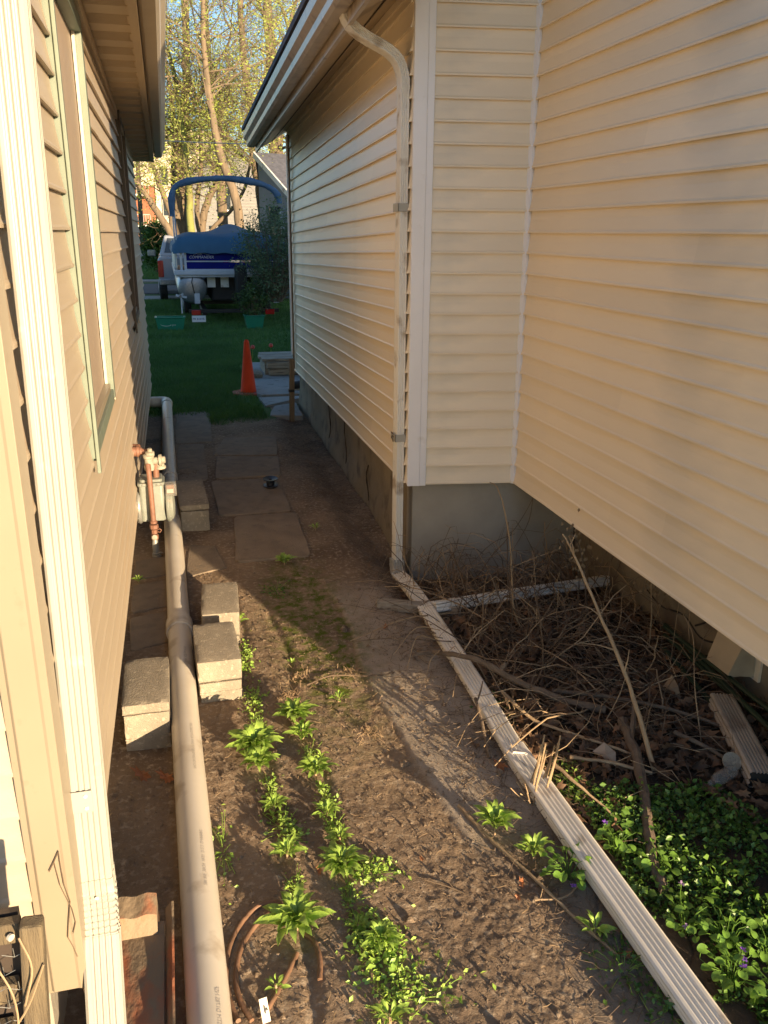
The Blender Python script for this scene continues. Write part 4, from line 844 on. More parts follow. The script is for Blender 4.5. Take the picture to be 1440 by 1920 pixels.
clump(1.18, 1.50, .05, .06, .05, 160, 'sprigs growing over the left edge of the ground downspout at the bottom', 13, m_='leafd')
clump(1.36, 2.50, .05, .09, .05, 320, 'bright clover like clump right of the ground downspout near the cut stems', 14)
clump(1.34, 2.36, .04, .05, .04, 200, 'small clover like clump just below the brighter one right of the downspout', 15)
clump(1.30, 3.02, .05, .10, .04, 160, 'dim green clump under the grey branch', 16, m_='leafd')
for i, (xx, yy, q, lb) in enumerate(((.25, 3.15, .05, 'chickweed sprigs between the nearer block and the largest weed'), (.25, 2.72, .05, 'chickweed fringe under the largest weed of the left row'), (.43, 2.90, .045, 'chickweed under the bushy weeds of the right row'), (.44, 2.63, .04, 'chickweed between two leafy weeds in mid right row'), (.44, 2.45, .04, 'chickweed strip above the broad leafy weed'), (.43, 2.10, .05, 'chickweed between the broad leafy weed and the dense mat'), (.50, 1.78, .05, 'chickweed tail just below the dense mat'), (.27, 2.20, .03, 'chickweed sprigs above the star-shaped weed'))):
    clump(xx, yy, .02, q, .03, 70, lb, 60 + i, .007)
# violets: heart leaves on stalks, flowers
def heart(name, m_):
    V = [(0, 0, 0)]; n = 14
    for i in range(n + 1):
        a = -math.pi * .93 + 2 * math.pi * .93 * i / n; r = .52 * (1 - .30 * math.cos(a) ** 3 * (1 if math.cos(a) < 0 else -.25)) ; V.append((.30 + r * math.cos(a) if abs(a) < 3.0 else .1, r * math.sin(a) * .98, .16 * abs(math.sin(a)) - .10 * math.cos(a) ** 2))
    F = [(0, i, i + 1) for i in range(1, n + 1)]
    me = bpy.data.meshes.new(name); me.from_pydata(V, [], F); me.materials.append(M[m_]); me.polygons.foreach_set('use_smooth', [True] * len(F)); return me
HT = heart('leaf', 'violetleaf')
pm = bpy.data.meshes.new('petal'); pm.from_pydata([(0, 0, 0), (.5, -.35, .12), (1, -.22, .0), (1, .22, 0), (.5, .35, .12)], [], [(0, 1, 2, 3, 4)]); pm.materials.append(M['purple'])
pk = pm.copy(); pk.materials[0] = M['pinkp']
def violet(x, y, sp, n, label, seed, flowers=(), h=.06):
    rs = random.Random(seed); T_ = thing('violet_plant', label, 'violet', (x, y, gz(x, y)), 'violets along the ground downspout'); b = MB(); z0 = gz(x, y)
    for i in range(n):
        a = i * 2.4 + rs.uniform(-.3, .3); r = sp * math.sqrt((i + .5) / n); hh = h * rs.uniform(.5, 1.2); s_ = rs.uniform(.018, .030)
        px, py = x + r * math.cos(a), y + r * math.sin(a); b.tube([(x + r * .2 * math.cos(a), y + r * .2 * math.sin(a), z0), ((x + px) / 2, (y + py) / 2, z0 + hh * .8), (px, py, z0 + hh)], .0012, 4)
        inst(HT, 'leaf', T_, (px - x, py - y, hh), (rs.uniform(-.5, .5), rs.uniform(-.2, .6), a + rs.uniform(-.6, .6)), (s_,) * 3)
    b.build('stalks', 'violetleaf', T_)
    for fx_, fy_, fz_, pink in flowers:
        b = MB(); b.tube([(x, y, z0), (fx_, fy_, z0 + fz_ * .7), (fx_, fy_, z0 + fz_)], .001, 4); fs = b.build('flower', 'violetleaf', T_)
        for k in range(5): inst(pk if pink else pm, 'petal', fs, (fx_ - x, fy_ - y, fz_), (rs.uniform(-.3, .3), rs.uniform(-.9, .1), k * 1.257), (.011, .010, .010))
    return T_
violet(1.135, 2.02, .085, 26, 'violet with round dark leaves left of the ground downspout beside one purple bloom', 1, [(1.12, 1.95, .03, 0), (1.06, 2.03, .035, 1)])
violet(1.345, 2.08, .07, 20, 'violet with round leaves peeping over the right side of the ground downspout', 2, [(1.32, 2.13, .10, 0)], .08)
violet(1.44, 1.98, .07, 18, 'violet right of the ground downspout, level with the round dark-leaved one', 3, (), .07)
violet(1.385, 1.73, .075, 22, 'bright violet with a pale pink flower standing above its leaves', 4, [(1.40, 1.80, .12, 1), (1.36, 1.70, .06, 1)], .08)
violet(1.47, 1.66, .08, 24, 'sunlit violet with large cupped leaves right of the pale flower', 5, (), .09)
violet(1.405, 1.54, .08, 24, 'violet with a cluster of purple blooms near the bottom right', 6, [(1.44, 1.555, .10, 0), (1.435, 1.54, .085, 0), (1.425, 1.525, .075, 0), (1.34, 1.60, .07, 1)], .08)
violet(1.56, 1.58, .09, 22, 'shaded violet at the far bottom right behind the purple blooms', 7, (), .07)
violet(1.50, 1.44, .09, 20, 'shaded violet at the bottom edge right of the downspout', 8, (), .07)

# ground cover: short leafy mat in the shade, nobody could count it
def gc_points(n, seed):
    rs = np.random.default_rng(seed); x = rs.uniform(1.22, 3.0, n * 3); y = rs.uniform(.9, 2.75, n * 3)
    k = (y < 2.42 - .30 * np.abs(x - 1.55) + .5 * fbm(x, y, 3, 3, 44) - .10 * (x > 1.9)) & (x > 1.30 + .02 * (y > 2)) & (fbm(x, y, 6, 3, 45) > -.14 + .16 * (x < 1.4))
    x, y = x[k][:n], y[k][:n]; h = .018 + .05 * np.clip(fbm(x, y, 4, 3, 46) + .4, 0, 1)
    return np.stack([x, y, gheight(x, y) + .004 + h * rs.uniform(0, 1, len(x))], 1)
gp_ = gc_points(34000, 3); gq_ = gc_points(3800, 9); gq_[:, 2] += .012; tag(chips('broad_ground_cover', gq_, .0125, 'violetleaf', None, .3, .75, .5, 8, curl=.35), 'broader leaves scattered through the ground cover at bottom right', 'ground cover', kind='stuff'); tag(chips('ground_cover', gp_, .0075, 'leafd', None, .2, .6, .5, 5), 'dense mat of small green ground cover at bottom right', 'ground cover', kind='stuff')
# crumbs and pebbles on the soil
def crumbs(name, n, sz, m_, seed, reg, smin=.4):
    rs = np.random.default_rng(seed); x = rs.uniform(reg[0], reg[1], n); y = rs.uniform(reg[2], reg[3], n) ; s = sz * (smin + rs.exponential(.5, n)); P = np.stack([x, y, gheight(x, y) + s * .2], 1)
    T = np.array([(1, 0, -.2), (-.5, .87, -.1), (-.5, -.87, 0), (.1, 0, .8)]); V = P[:, None, :] + s[:, None, None] * (T[None] * rs.uniform(.6, 1.2, (n, 4, 1)))
    c = rs.uniform(0, 6.28, n); ca, sa = np.cos(c)[:, None], np.sin(c)[:, None]; D = V - P[:, None]; V = np.stack([D[..., 0] * ca - D[..., 1] * sa, D[..., 0] * sa + D[..., 1] * ca, D[..., 2]], -1) + P[:, None]
    i = np.arange(n)[:, None] * 4; F = np.concatenate([i + np.array([q]) for q in ((0, 1, 3), (1, 2, 3), (2, 0, 3))], 0)
    o = fast(name, V.reshape(-1, 3), F, m_); o['kind'] = 'stuff'; return o
tag(crumbs('soil_crumbs', 26000, .0026, 'ground', 1, (-.33, 1.3, 1.2, 4.9)), 'loose brown soil crumbs over the alley floor', 'soil crumbs')
tag(crumbs('soil_clods', 900, .0075, 'ground', 12, (-.33, 1.2, 1.2, 4.6)), 'larger soil clods on the alley floor', 'clods')
tag(crumbs('pebbles', 4200, .0036, 'pebble', 2, (-.33, 1.6, 1.2, 8.5)), 'pale grit scattered over the alley floor', 'pebbles')
# dry needles, straw and broken stems on the soil
def straws(name, n, reg, L, r, m_, seed, lift=.01, dens=None, label='', cat=''):
    rs = np.random.default_rng(seed); x = rs.uniform(reg[0], reg[1], n); y = rs.uniform(reg[2], reg[3], n)
    if dens is not None: k = rs.uniform(0, 1, n) < dens(x, y); x, y = x[k], y[k]; n = len(x)
    a = rs.uniform(0, 6.28, n); l = L * rs.uniform(.35, 1.3, n); bend = rs.normal(0, .25, n); pts = []
    for t in (-.5, 0, .5):
        px = x + np.cos(a + bend * t * 2) * l * t; py = y + np.sin(a + bend * t * 2) * l * t; pts.append(np.stack([px, py, gheight(px, py) + r + lift * rs.uniform(0, 1, n)], 1))
    V = []; d = np.stack([-np.sin(a), np.cos(a), 0 * a], 1)
    for p in pts: V += [p + d * r, p - d * r, p + np.array([0, 0, 1.5 * r])]
    V = np.stack(V, 1).reshape(-1, 3); i = np.arange(n)[:, None] * 9
    F = np.concatenate([i + np.array([q]) for s in (0, 3) for q in ((s, s + 1, s + 4, s + 3), (s + 1, s + 2, s + 5, s + 4), (s + 2, s, s + 3, s + 5))], 0)
    o = fast(name, V, F, m_); return tag(o, label, cat, kind='stuff')
straws('dry_straw', 1000, (-.33, 1.25, 1.25, 5.0), .028, .0008, 'straw', 5, label='short dry straw bits scattered over the soil', cat='straw')
straws('dry_needles', 7000, (.75, 1.5, 1.5, 9.3), .07, .0009, 'twig', 6, .025, lambda x, y: np.exp(-((x - (1.30 + .0 * y)) / .22) ** 2) * (y > 4.3) + .9 * np.exp(-((x - 1.08) / .12) ** 2) * (y < 4.3), 'brown dry needles heaped along the right foundation and the ground downspout', 'needles')
straws('dry_stems_mat', 3000, (1.18, 2.6, 1.9, 4.7), .12, .0012, 'twig', 7, .05, lambda x, y: sst(2.1, 2.6, y + .2 * np.sin(x * 6)), 'tangled mat of thin brown stems on the ground at the right', 'dead stems')
straws('pale_stems_mat', 350, (1.20, 2.6, 2.1, 4.6), .17, .0015, 'stalk', 8, .08, lambda x, y: sst(2.2, 2.7, y), 'pale broken stems lying in the tangle at the right', 'dead stems')
for i, (x_, y_, s_) in enumerate(((.70, 3.0, .05), (.47, 3.52, .06), (.40, 3.36, .05), (.72, 3.52, .03))):
    b = MB(); rs = random.Random(i)
    for k in range(46):
        a = rs.uniform(0, 6.28); r = abs(rs.gauss(0, s_)); px, py = x_ + r * math.cos(a), y_ + r * math.sin(a) * 1.3; a2 = rs.uniform(0, 6.28); l = rs.uniform(.015, .045); z = gz(px, py)
        b.tube([(px, py, z + .002), (px + l * .5 * math.cos(a2), py + l * .5 * math.sin(a2), z + rs.uniform(.006, .03)), (px + l * math.cos(a2 + .4), py + l * math.sin(a2 + .4), z + .003)], .0009, 3)
    tag(b.build('dry_grass_tuft', 'straw', org=(x_, y_, gz(x_, y_))), ['dead straw coloured grass tuft on bare soil right of the weeds', 'pale dry root tuft at the far end of the right weed row', 'reddish dry tuft just above the farthest leafy weed', 'small dry tuft at the edge of the moss'][i], 'dry tuft', 'dry grass tufts', 'stuff')
# dead leaves
def deadleaf(name, m_, s_):
    V = []; n = 16
    for i in range(n): a = 2 * math.pi * i / n; r = (1 if i % 2 else .55) * (1.25 if i % n < 3 or i > n - 3 else .85); V.append((r * math.cos(a), r * math.sin(a) * .6, .25 * math.sin(a * 2) + .12 * math.cos(3 * a)))
    V.append((0, 0, -.05)); F = [(i, (i + 1) % n, n) for i in range(n)]
    me = bpy.data.meshes.new(name); me.from_pydata([tuple(c * s_ for c in v) for v in V], [], F); me.materials.append(M[m_]); return me
DL = deadleaf('dead_leaf', 'deadleaf', 1); OL = deadleaf('dead_leaf', 'orangeleaf', 1)
rs = random.Random(4)
spots = [(-.22, 2.90, .050, OL, 'large lobed rust leaf left of the pipe below the left concrete block'), (-.13, 2.86, .045, OL, 'second lobed rust leaf tucked against the pipe below the left block'),
         (.355, 2.245, .022, OL, 'single curled orange leaf on soil between the weed rows'), (.70, 2.22, .014, OL, 'small tan curled leaf scrap on the centre soil'),
         (.98, 2.03, .020, OL, 'orange leaf left of the violet by the cracked mud'), (.945, 1.98, .016, OL, 'small orange leaf on the lit soil by the cracked mud'),
         (1.09, 2.78, .035, DL, 'brown leaf under the left edge of the ground downspout'), (1.13, 2.62, .040, OL, 'orange brown leaf below the left edge of the ground downspout'),
         (.10, 4.58, .022, OL, 'curled leaf against the pipe above the right hand blocks'), (1.00, 3.92, .028, OL, 'orange leaf on the soil left of the downspout elbow'), (1.16, 1.70, .025, OL, 'brown leaf under the forked stick by the downspout')]
for x_, y_, s_, me_, lb in spots:
    o = inst(me_, 'fallen_leaf', None, (x_, y_, gz(x_, y_) + s_ * .35), (rs.uniform(-.4, .4), rs.uniform(-.4, .4), rs.uniform(0, 6)), (s_,) * 3); tag(o, lb, 'leaf', 'fallen leaves lying singly')
V = []; F = []
tv_ = np.array([tuple(v.co) for v in DL.vertices]); tf_ = np.array([tuple(p.vertices) for p in DL.polygons])
n = 2600; X = rng.uniform(1.22, 2.9, n); Y = rng.uniform(2.05, 4.6, n); k = rng.uniform(0, 1, n) < sst(2.0, 2.5, Y + .15 * np.sin(X * 7)); X, Y = X[k], Y[k]; n = len(X)
Zg = gheight(X, Y)
for i in range(n):
    a, t1, t2 = rng.uniform(0, 6.28), rng.uniform(-.7, .7), rng.uniform(-.7, .7); Mx = np.array(Matrix.Rotation(a, 3, 'Z') @ Matrix.Rotation(t1, 3, 'X') @ Matrix.Rotation(t2, 3, 'Y')); s_ = rng.uniform(.014, .055)
    V.append(tv_ @ Mx.T * s_ + np.array([X[i], Y[i], Zg[i] + .01 + rng.uniform(0, .035)])); F.append(tf_ + i * len(tv_))
tag(fast('leaf_litter', np.concatenate(V), np.concatenate(F), 'deadleaf'), 'brown leaf litter under the brush on the right', 'leaf litter', kind='stuff')
# tangle of arching dead canes
b = MB(); b2 = MB(); rs = random.Random(11)
for i in range(400):
    x_ = rs.uniform(1.30, 2.6); y_ = rs.uniform(2.75, 4.55)
    if rs.random() < .45: y_ = rs.uniform(3.5, 4.5)
    a = rs.uniform(0, 6.28); L = rs.uniform(.15, .75); h = rs.uniform(.0, .27) ** 1.0 * (1.5 if y_ > 3.3 else .6); z = gz(x_, y_); P = []
    bend = rs.uniform(-1, 1)
    for k in range(6):
        t = k / 5; P.append((x_ + L * t * math.cos(a + bend * t), min(y_ + L * t * math.sin(a + bend * t), 4.62), z + .01 + h * math.sin(t * math.pi * rs.uniform(.6, 1.0)) + rs.uniform(-.008, .008)))
    if max(p[0] for p in P) < 2.40: (b2 if rs.random() < .16 else b).tube(P, [.0019 * rs.uniform(.5, 2.2) * (1 - .6 * k / 5) for k in range(6)], 4)
for i in range(110):
    x_ = rs.uniform(1.30, 2.35); y_ = rs.uniform(2.8, 4.5); a = rs.uniform(0, 6.28); L = rs.uniform(.25, .8); z = gz(x_, y_); up = rs.random() < .3; h = rs.uniform(.18, .5) if up else rs.uniform(.02, .15); P = []
    for k in range(7):
        t = k / 6; P.append((min(x_ + L * t * math.cos(a) * (.3 if up else 1) + rs.uniform(-.01, .01), 2.40), min(y_ + L * t * math.sin(a) * (.3 if up else 1) + rs.uniform(-.01, .01), 4.6), z + .015 + h * (t if up else math.sin(t * 2.6)) + rs.uniform(-.008, .008)))
    r_ = rs.uniform(.0025, .0055); T0 = b2 if rs.random() < .4 else b; T0.tube(P, [r_ * (1 - .5 * k / 6) for k in range(7)], 5)
    for q in (3, 5): d_ = V3((rs.uniform(-1, 1), rs.uniform(-1, 1), rs.uniform(0, 1))); T0.tube([P[q], V3(P[q]) + unit(d_) * rs.uniform(.04, .12)], [r_ * .5, r_ * .25], 4)
tag(b.build('bramble_tangle', 'twig'), 'tangle of dead brown canes heaped against the grey foundation', 'brush', kind='stuff')
tag(b2.build('pale_bramble_tangle', 'stalk'), 'paler dead canes mixed through the brush heap', 'brush', kind='stuff')
def stick(pts, r, m_, name, label, cat='stick', group='loose sticks and stalks in the brush', side=(), n=8, absz=False):
    P = smoothpath([(p[0], p[1], p[2] + (0 if absz else gz(p[0], p[1]))) for p in pts], 6); rr = np.linspace(r[0], r[1], len(P)); rs = random.Random(len(pts) + int(pts[0][0] * 100))
    rr = [q * rs.uniform(.9, 1.12) for q in rr]; b = MB(); b.tube([p + np.array([rs.uniform(-1, 1), rs.uniform(-1, 1), rs.uniform(-1, 1)]) * r[0] * .25 for p in P], rr, n)
    for t, d, L in side:
        p = P[int(t * (len(P) - 1))]; d = unit(d); b.tube([p, p + d * L * .5 + np.array([.004, 0, .006]), p + d * L], [rr[int(t * (len(P) - 1))] * .55, r[1] * .7, r[1] * .4], 5)
    return tag(b.build(name, m_, org=tuple(P[0]), smooth=True), label, cat, group)
stick([(1.72, 2.46, .01), (1.70, 2.72, .30), (1.64, 2.85, .50), (1.58, 3.0, .71), (1.545, 3.05, .80)], (.010, .003), 'stalk', 'dead_stalk', 'tall pale straight stalk leaning left up from the brush', side=[(.35, (-1, .2, .25), .16), (.5, (-.8, 0, .5), .12), (.25, (.1, 0, 1), .10), (.75, (-.3, 0, .8), .10), (.85, (.4, .1, .8), .06)])
stick([(1.70, 3.70, .0), (1.63, 3.7, .16), (1.59, 3.7, .50), (1.54, 3.7, .72), (1.50, 3.7, .82), (1.46, 3.7, .85)], (.0055, .0018), 'stalk', 'dead_stalk', 'tall curved stem with a hooked tip in front of the grey foundation', side=[(.35, (.5, 0, .15), .28)])
stick([(2.06, 3.7, .0), (2.03, 3.7, .22), (1.98, 3.7, .45), (1.93, 3.72, .55)], (.005, .002), 'twig', 'dead_stalk', 'brown upright stem with withered seed heads near the inner corner', side=[(.7, (-.5, 0, .6), .10), (.5, (.5, 0, .6), .10)])
stick([(2.25, 3.4, .0), (2.24, 3.4, .2), (2.22, 3.4, .35), (2.25, 3.42, .42)], (.004, .002), 'stalk', 'dead_stalk', 'thin stalk with dangling dry leaves right of the tall stalk', side=[(.8, (.6, 0, -.3), .06)])
stick([(2.02, 2.60, .0), (2.06, 2.75, .18), (2.13, 2.9, .33), (2.10, 2.95, .42)], (.003, .0012), 'stalk', 'dead_stalk', 'wiry crooked stem hanging before the ochre foundation')
stick([(1.74, 2.75, .05), (1.66, 2.50, .045), (1.55, 2.25, .04), (1.44, 2.02, .035), (1.41, 1.88, .015)], (.021, .018), 'bark', 'fallen_branch', 'thick grey-brown branch lying end-on into the green ground cover', 'branch', side=[(.15, (.5, .8, .3), .18)])
stick([(1.08, 3.56, .03), (1.17, 3.38, .10), (1.27, 3.24, .135), (1.38, 3.12, .10), (1.55, 2.98, .05), (1.72, 2.86, .04)], (.011, .017), 'bark', 'fallen_branch', 'grey branch lying across the ground downspout', 'branch', side=[(.1, (-.9, .1, -.1), .10), (.55, (.6, .3, .5), .05)])
stick([(1.28, 2.98, .12), (1.36, 2.82, .07), (1.50, 2.70, .05), (1.68, 2.52, .04)], (.007, .005), 'stalk', 'fallen_branch', 'weathered pale stick crossing right of the ground downspout', 'branch', side=[(.02, (0, -1, -.3), .10), (.06, (.05, -1, -.2), .08)])
stick([(1.40, 2.56, .06), (1.55, 2.50, .05), (1.68, 2.42, .04)], (.007, .006), 'stalk', 'fallen_branch', 'pale stick below the weathered one, ending at the thick branch', 'branch')
stick([(1.285, 2.47, .10), (1.33, 2.36, .08), (1.42, 2.20, .03)], (.008, .003), 'stalk', 'fallen_branch', 'sunlit split reed running from the cut stems across the downspout', 'branch')
stick([(1.16, 2.98, .10), (1.14, 2.82, .05), (1.11, 2.66, .015)], (.007, .006), 'bark', 'fallen_branch', 'short barky stick dropping from the left side of the ground downspout', 'branch', side=[(.1, (.4, .5, .6), .10)])
stick([(.90, 2.43, .012), (.96, 2.22, .012), (1.03, 2.0, .014), (1.09, 1.82, .012), (1.14, 1.70, .01)], (.0065, .004), 'stalk', 'fallen_branch', 'long straight stick on the soil left of the ground downspout', 'branch', side=[(.7, (.3, -1, .05), .12)])
stick([(.99, 1.95, .01), (1.08, 1.93, .015), (1.15, 1.97, .012)], (.003, .003), 'stalk', 'fallen_branch', 'forked thin stick crossing under the long straight stick', 'branch', side=[(.1, (.6, 1, .1), .07)])
stick([(.68, 2.12, .006), (.76, 2.06, .008), (.80, 2.02, .006)], (.0025, .0018), 'twig', 'fallen_branch', 'slim twig on the dark soil in the middle', 'branch', side=[(.5, (-.5, .6, .2), .06)])
stick([(.50, 3.42, .012), (.60, 3.47, .016), (.68, 3.46, .02), (.80, 3.42, .012), (.92, 3.43, .008)], (.004, .003), 'twig', 'fallen_branch', 'flat crooked twig lying across the path above the weeds', 'branch', side=[(.4, (.2, 1, .2), .06)])
stick([(1.9, 2.62, .06), (2.0, 2.45, .05), (2.1, 2.1, .03)], (.009, .006), 'bark', 'fallen_branch', 'dark bent branch between the bottle and the thick branch', 'branch')
stick([(1.55, 3.05, .05), (1.75, 2.95, .05), (1.98, 2.80, .05), (2.15, 2.62, .04)], (.011, .007), 'bark', 'fallen_branch', 'dark grey branch running right behind the tall stalk foot', 'branch')
stick([(1.60, 3.25, .05), (1.8, 3.35, .10), (2.05, 3.4, .12), (2.2, 3.62, .22)], (.004, .002), 'stalk', 'dead_stalk', 'long thin stem slanting up to the inner corner')
# the upright cut stems standing by the ground downspout
T_ = thing('cut_stem_clump', 'bundle of cut pale stems standing upright against the ground downspout', 'stems', (1.205, 2.40, 0)); rs = random.Random(3)
for k in range(9):
    bx, by = 1.20 + rs.uniform(-.035, .035), 2.40 + rs.uniform(-.03, .03); hh = rs.uniform(.17, .30); b = MB(); dx = .035 + rs.uniform(-.02, .02)
    b.tube([(bx, by, .01), (bx + dx * .3, by + .005, hh * .35), (bx + dx * .7, by, hh * .7), (bx + dx, by + rs.uniform(-.01, .01), hh)], [.0042, .0038, .0034, .003], 6); b.build('stem', 'stalk', T_)
for k in range(7):
    a = math.pi + rs.uniform(-.9, .9); L = rs.uniform(.06, .13); b = MB(); b.tube(smoothpath([(1.20, 2.40, .02), (1.20 + L * .5 * math.cos(a), 2.40 + L * .4 * math.sin(a), .03), (1.20 + L * math.cos(a), 2.40 + L * math.sin(a), .06 + rs.uniform(0, .06))], 4), .0022, 5); b.build('side_shoot', 'stalk', T_)
# sun-catching twigs that poke out over the soil from under the downspout
for i, P in enumerate([[(1.16, 3.55, .09), (1.05, 3.50, .14), (.97, 3.38, .05)], [(1.14, 3.42, .10), (1.06, 3.32, .10), (1.01, 3.22, .03)], [(1.20, 3.60, .12), (1.08, 3.62, .13), (.93, 3.50, .06)], [(1.16, 3.22, .08), (1.10, 3.10, .04)]]):
    stick(P, (.0028, .0016), 'stalk', 'dead_stalk', ['pale twig reaching left over the soil, middle of three by the branch end', 'lowest pale twig pointing at the soil by the grey branch end', 'longest thin twig reaching left above the grey branch end', 'short pale twig beneath the grey branch'][i])
# old downspout piece, plank and other rubbish
OD = thing('old_downspout_piece', 'discarded ribbed downspout half covered by brush against the foundation', 'downspout', (1.8, 4.1, .1))
sweepflat([(1.30, 4.03, .05), (1.7, 4.08, .05), (2.05, 4.14, .04), (2.42, 4.18, .04)], EXT, 'tube', 'ds_g', OD, R(20))
SD = thing('short_downspout_piece', 'short open-ended piece of ribbed downspout lying at the right edge', 'downspout', (2.1, 2.45, .05))
b = MB(); p0, p1 = V3((2.225, 2.78, .07)), V3((2.045, 2.26, .055)); T = unit(p1 - p0); u = unit(np.cross(T, (0, 0, 1))); v = np.cross(u, T); b.sweep([(a, c) for a, c in ribbed(.10, .07, .005, 5, 2)], [p0, (p0 + p1) / 2, p1], (u, v), cap=False); b.build('tube', 'gutter_r', SD)
b = MB(); b.sweep([(a * .93, c * .90) for a, c in ribbed(.10, .07, .002, 5, 2)], [p1 - T * .012, p1 - T * .004], (u, v)); b.build('shade_plug', 'black', SD)  # black plug in the mouth stands in for the shade inside the tube
b = MB(); b.prism([(1.02, 4.22, .0), (1.45, 4.02, .0), (1.44, 3.97, .0), (1.01, 4.16, .0)], (0, 0, .055)); tag(b.build('old_plank', 'wood_h', org=(1.2, 4.1, 0), bevel=.004), 'mossy grey plank poking out left from under the ground downspout', 'plank')
b = MB(); b.lathe([(.008, 0), (.012, .004), (.012, .016), (.010, .02), (.022, .035), (.026, .06), (.024, .09), (.026, .12), (.020, .135), (.005, .138)], (1.845, 2.30, .045), (.9, .25, .1), 16); BT = b.build('plastic_bottle', 'clear', org=(1.845, 2.30, .045), smooth=True); tag(BT, 'clear crumpled plastic bottle lying in the litter near the short downspout', 'bottle')
b = MB(); b.lathe([(.002, 0), (.034, .002), (.036, .008), (.036, .014), (.030, .012), (.004, .010)], (2.0, 2.39, .055), (-.2, -.7, .8), 20); tag(b.build('jar_lid', 'block', org=(2.0, 2.39, .055), smooth=True), 'dull round lid tilted behind the plastic bottle', 'lid')
b = MB(); b.add([(1.52, 2.60, .04), (1.58, 2.62, .06), (1.60, 2.56, .05), (1.57, 2.50, .03), (1.55, 2.55, .055)], [(0, 1, 4), (1, 2, 4), (2, 3, 4), (3, 0, 4)]); tag(b.build('paper_scrap', 'gutter_r', org=(1.52, 2.6, .04)), 'crumpled white paper scrap in the brush left of the stalk foot', 'scrap')
b = MB(); b.add([(2.06, 2.98, .04), (2.12, 3.0, .09), (2.11, 2.93, .07), (2.10, 2.88, .03), (2.07, 2.93, .06)], [(0, 1, 4), (1, 2, 4), (2, 3, 4), (3, 0, 4)]); tag(b.build('paper_scrap', 'stalk', org=(2.06, 2.98, .04)), 'pale folded leaf scrap beside the green poles', 'scrap')
for i, (p, q) in enumerate([((2.36, 3.45, .10), (2.19, 2.05, .12)), ((2.33, 3.40, .07), (2.26, 2.0, .09)), ((2.31, 3.38, .13), (2.31, 2.0, .14)), ((2.27, 3.30, .05), (2.10, 2.1, .06))]):
    b = MB(); b.tube([p, ((p[0] + q[0]) / 2, (p[1] + q[1]) / 2, (p[2] + q[2]) / 2 - .008), q], .0115, 8); tag(b.build('garden_pole', 'polegreen', org=p, smooth=True), ['topmost dark green garden pole against the ochre foundation', 'dark green pole second from the ochre foundation', 'dark green pole lying closest to the ochre foundation', 'dark green pole lowest and farthest from the foundation'][i], 'pole', 'dark green garden poles')
# withered vine and seed heads on the grey foundation
b = MB(); rs = random.Random(8)
for (x_, y_, z_, s_) in ((1.95, 3.72, .52, .05), (1.99, 3.7, .40, .06), (2.23, 3.42, .40, .04), (2.28, 3.42, .34, .04)):
    for k in range(26):
        p = (x_ + rs.gauss(0, s_ * .6), y_ + rs.gauss(0, .02), z_ + rs.gauss(0, s_)); b.add([p, (p[0] + .008, p[1], p[2] - .012), (p[0] + .002, p[1] + .006, p[2] - .026), (p[0] - .007, p[1] + .003, p[2] - .012)], [(0, 1, 2), (0, 2, 3)])
tag(b.build('seed_heads', 'straw'), 'withered brown seed heads on the stems by the inner corner', 'seed heads', kind='stuff')
b = MB()
for P in ([(1.44, 4.68, .02), (1.50, 4.66, .12), (1.62, 4.65, .17), (1.74, 4.62, .14), (1.80, 4.6, .10)], [(1.70, 4.62, .0), (1.85, 4.61, .16), (2.0, 4.6, .22)], [(2.12, 4.58, .5), (2.06, 4.6, .35), (1.96, 4.6, .2), (1.86, 4.6, .1)], [(2.10, 4.58, .5), (2.09, 4.6, .3), (2.0, 4.6, .12)]):
    b.tube(smoothpath(P, 5), .0022, 4)
tag(b.build('wall_vine', 'twig', org=(1.8, 4.6, .1)), 'bare dark vine tendrils across the grey foundation', 'vine')
b = MB(); b.tube(smoothpath([(1.262, 4.80, .80), (1.252, 4.795, .84), (1.30, 4.80, .80), (1.318, 4.81, .86)], 3), .003, 4); b.tube([(1.25, 4.80, .86), (1.29, 4.795, .82), (1.305, 4.80, .76)], .004, 5); b.tube([(1.29, 4.795, .82), (1.32, 4.8, .83)], .003, 4)
tag(b.build('tied_twig', 'twig', org=(1.28, 4.8, .8)), 'small twig caught behind the lower strap of the right downspout', 'twig')
# ================================================================ lawn, boat, truck
def blades(name, n, reg, h, w_, m_, seed, dens, label):
    rs = np.random.default_rng(seed); x = rs.uniform(reg[0], reg[1], n); y = rs.uniform(reg[2], reg[3], n); k = rs.uniform(0, 1, n) < dens(x, y); x, y = x[k], y[k]; n = len(x)
    hh = h * rs.uniform(.4, 1.3, n) * (1 + .6 * fbm(x, y, 1.3, 2, 70)); a = rs.uniform(0, 6.28, n); z = gheight(x, y); ln = rs.normal(0, .5, (n, 2)) * hh[:, None]
    d = np.stack([np.cos(a), np.sin(a)], 1) * w_ / 2
    V = np.stack([np.stack([x - d[:, 0], y - d[:, 1], z], 1), np.stack([x + d[:, 0], y + d[:, 1], z], 1), np.stack([x + ln[:, 0], y + ln[:, 1], z + hh], 1)], 1).reshape(-1, 3)
    return tag(fast(name, V, np.arange(n * 3).reshape(-1, 3), m_), label, 'grass', kind='stuff')
blades('lawn_grass', 90000, (-.9, 2.7, 9.0, 16), .055, .009, 'grass', 1, lambda x, y: lawn_mask(x, y) * ~((x > 1.0) & (y < 13.4)), 'short shaded lawn grass beyond the alley')
blades('lawn_grass', 60000, (-2.5, 4.0, 16, 27), .07, .016, 'grass', 2, lambda x, y: np.ones_like(x), 'lawn grass around the boat trailer')
blades('lawn_grass', 26000, (-3, 3, 38, 56), .12, .05, 'grass', 3, lambda x, y: np.ones_like(x), 'sunlit grass strip beyond the street')

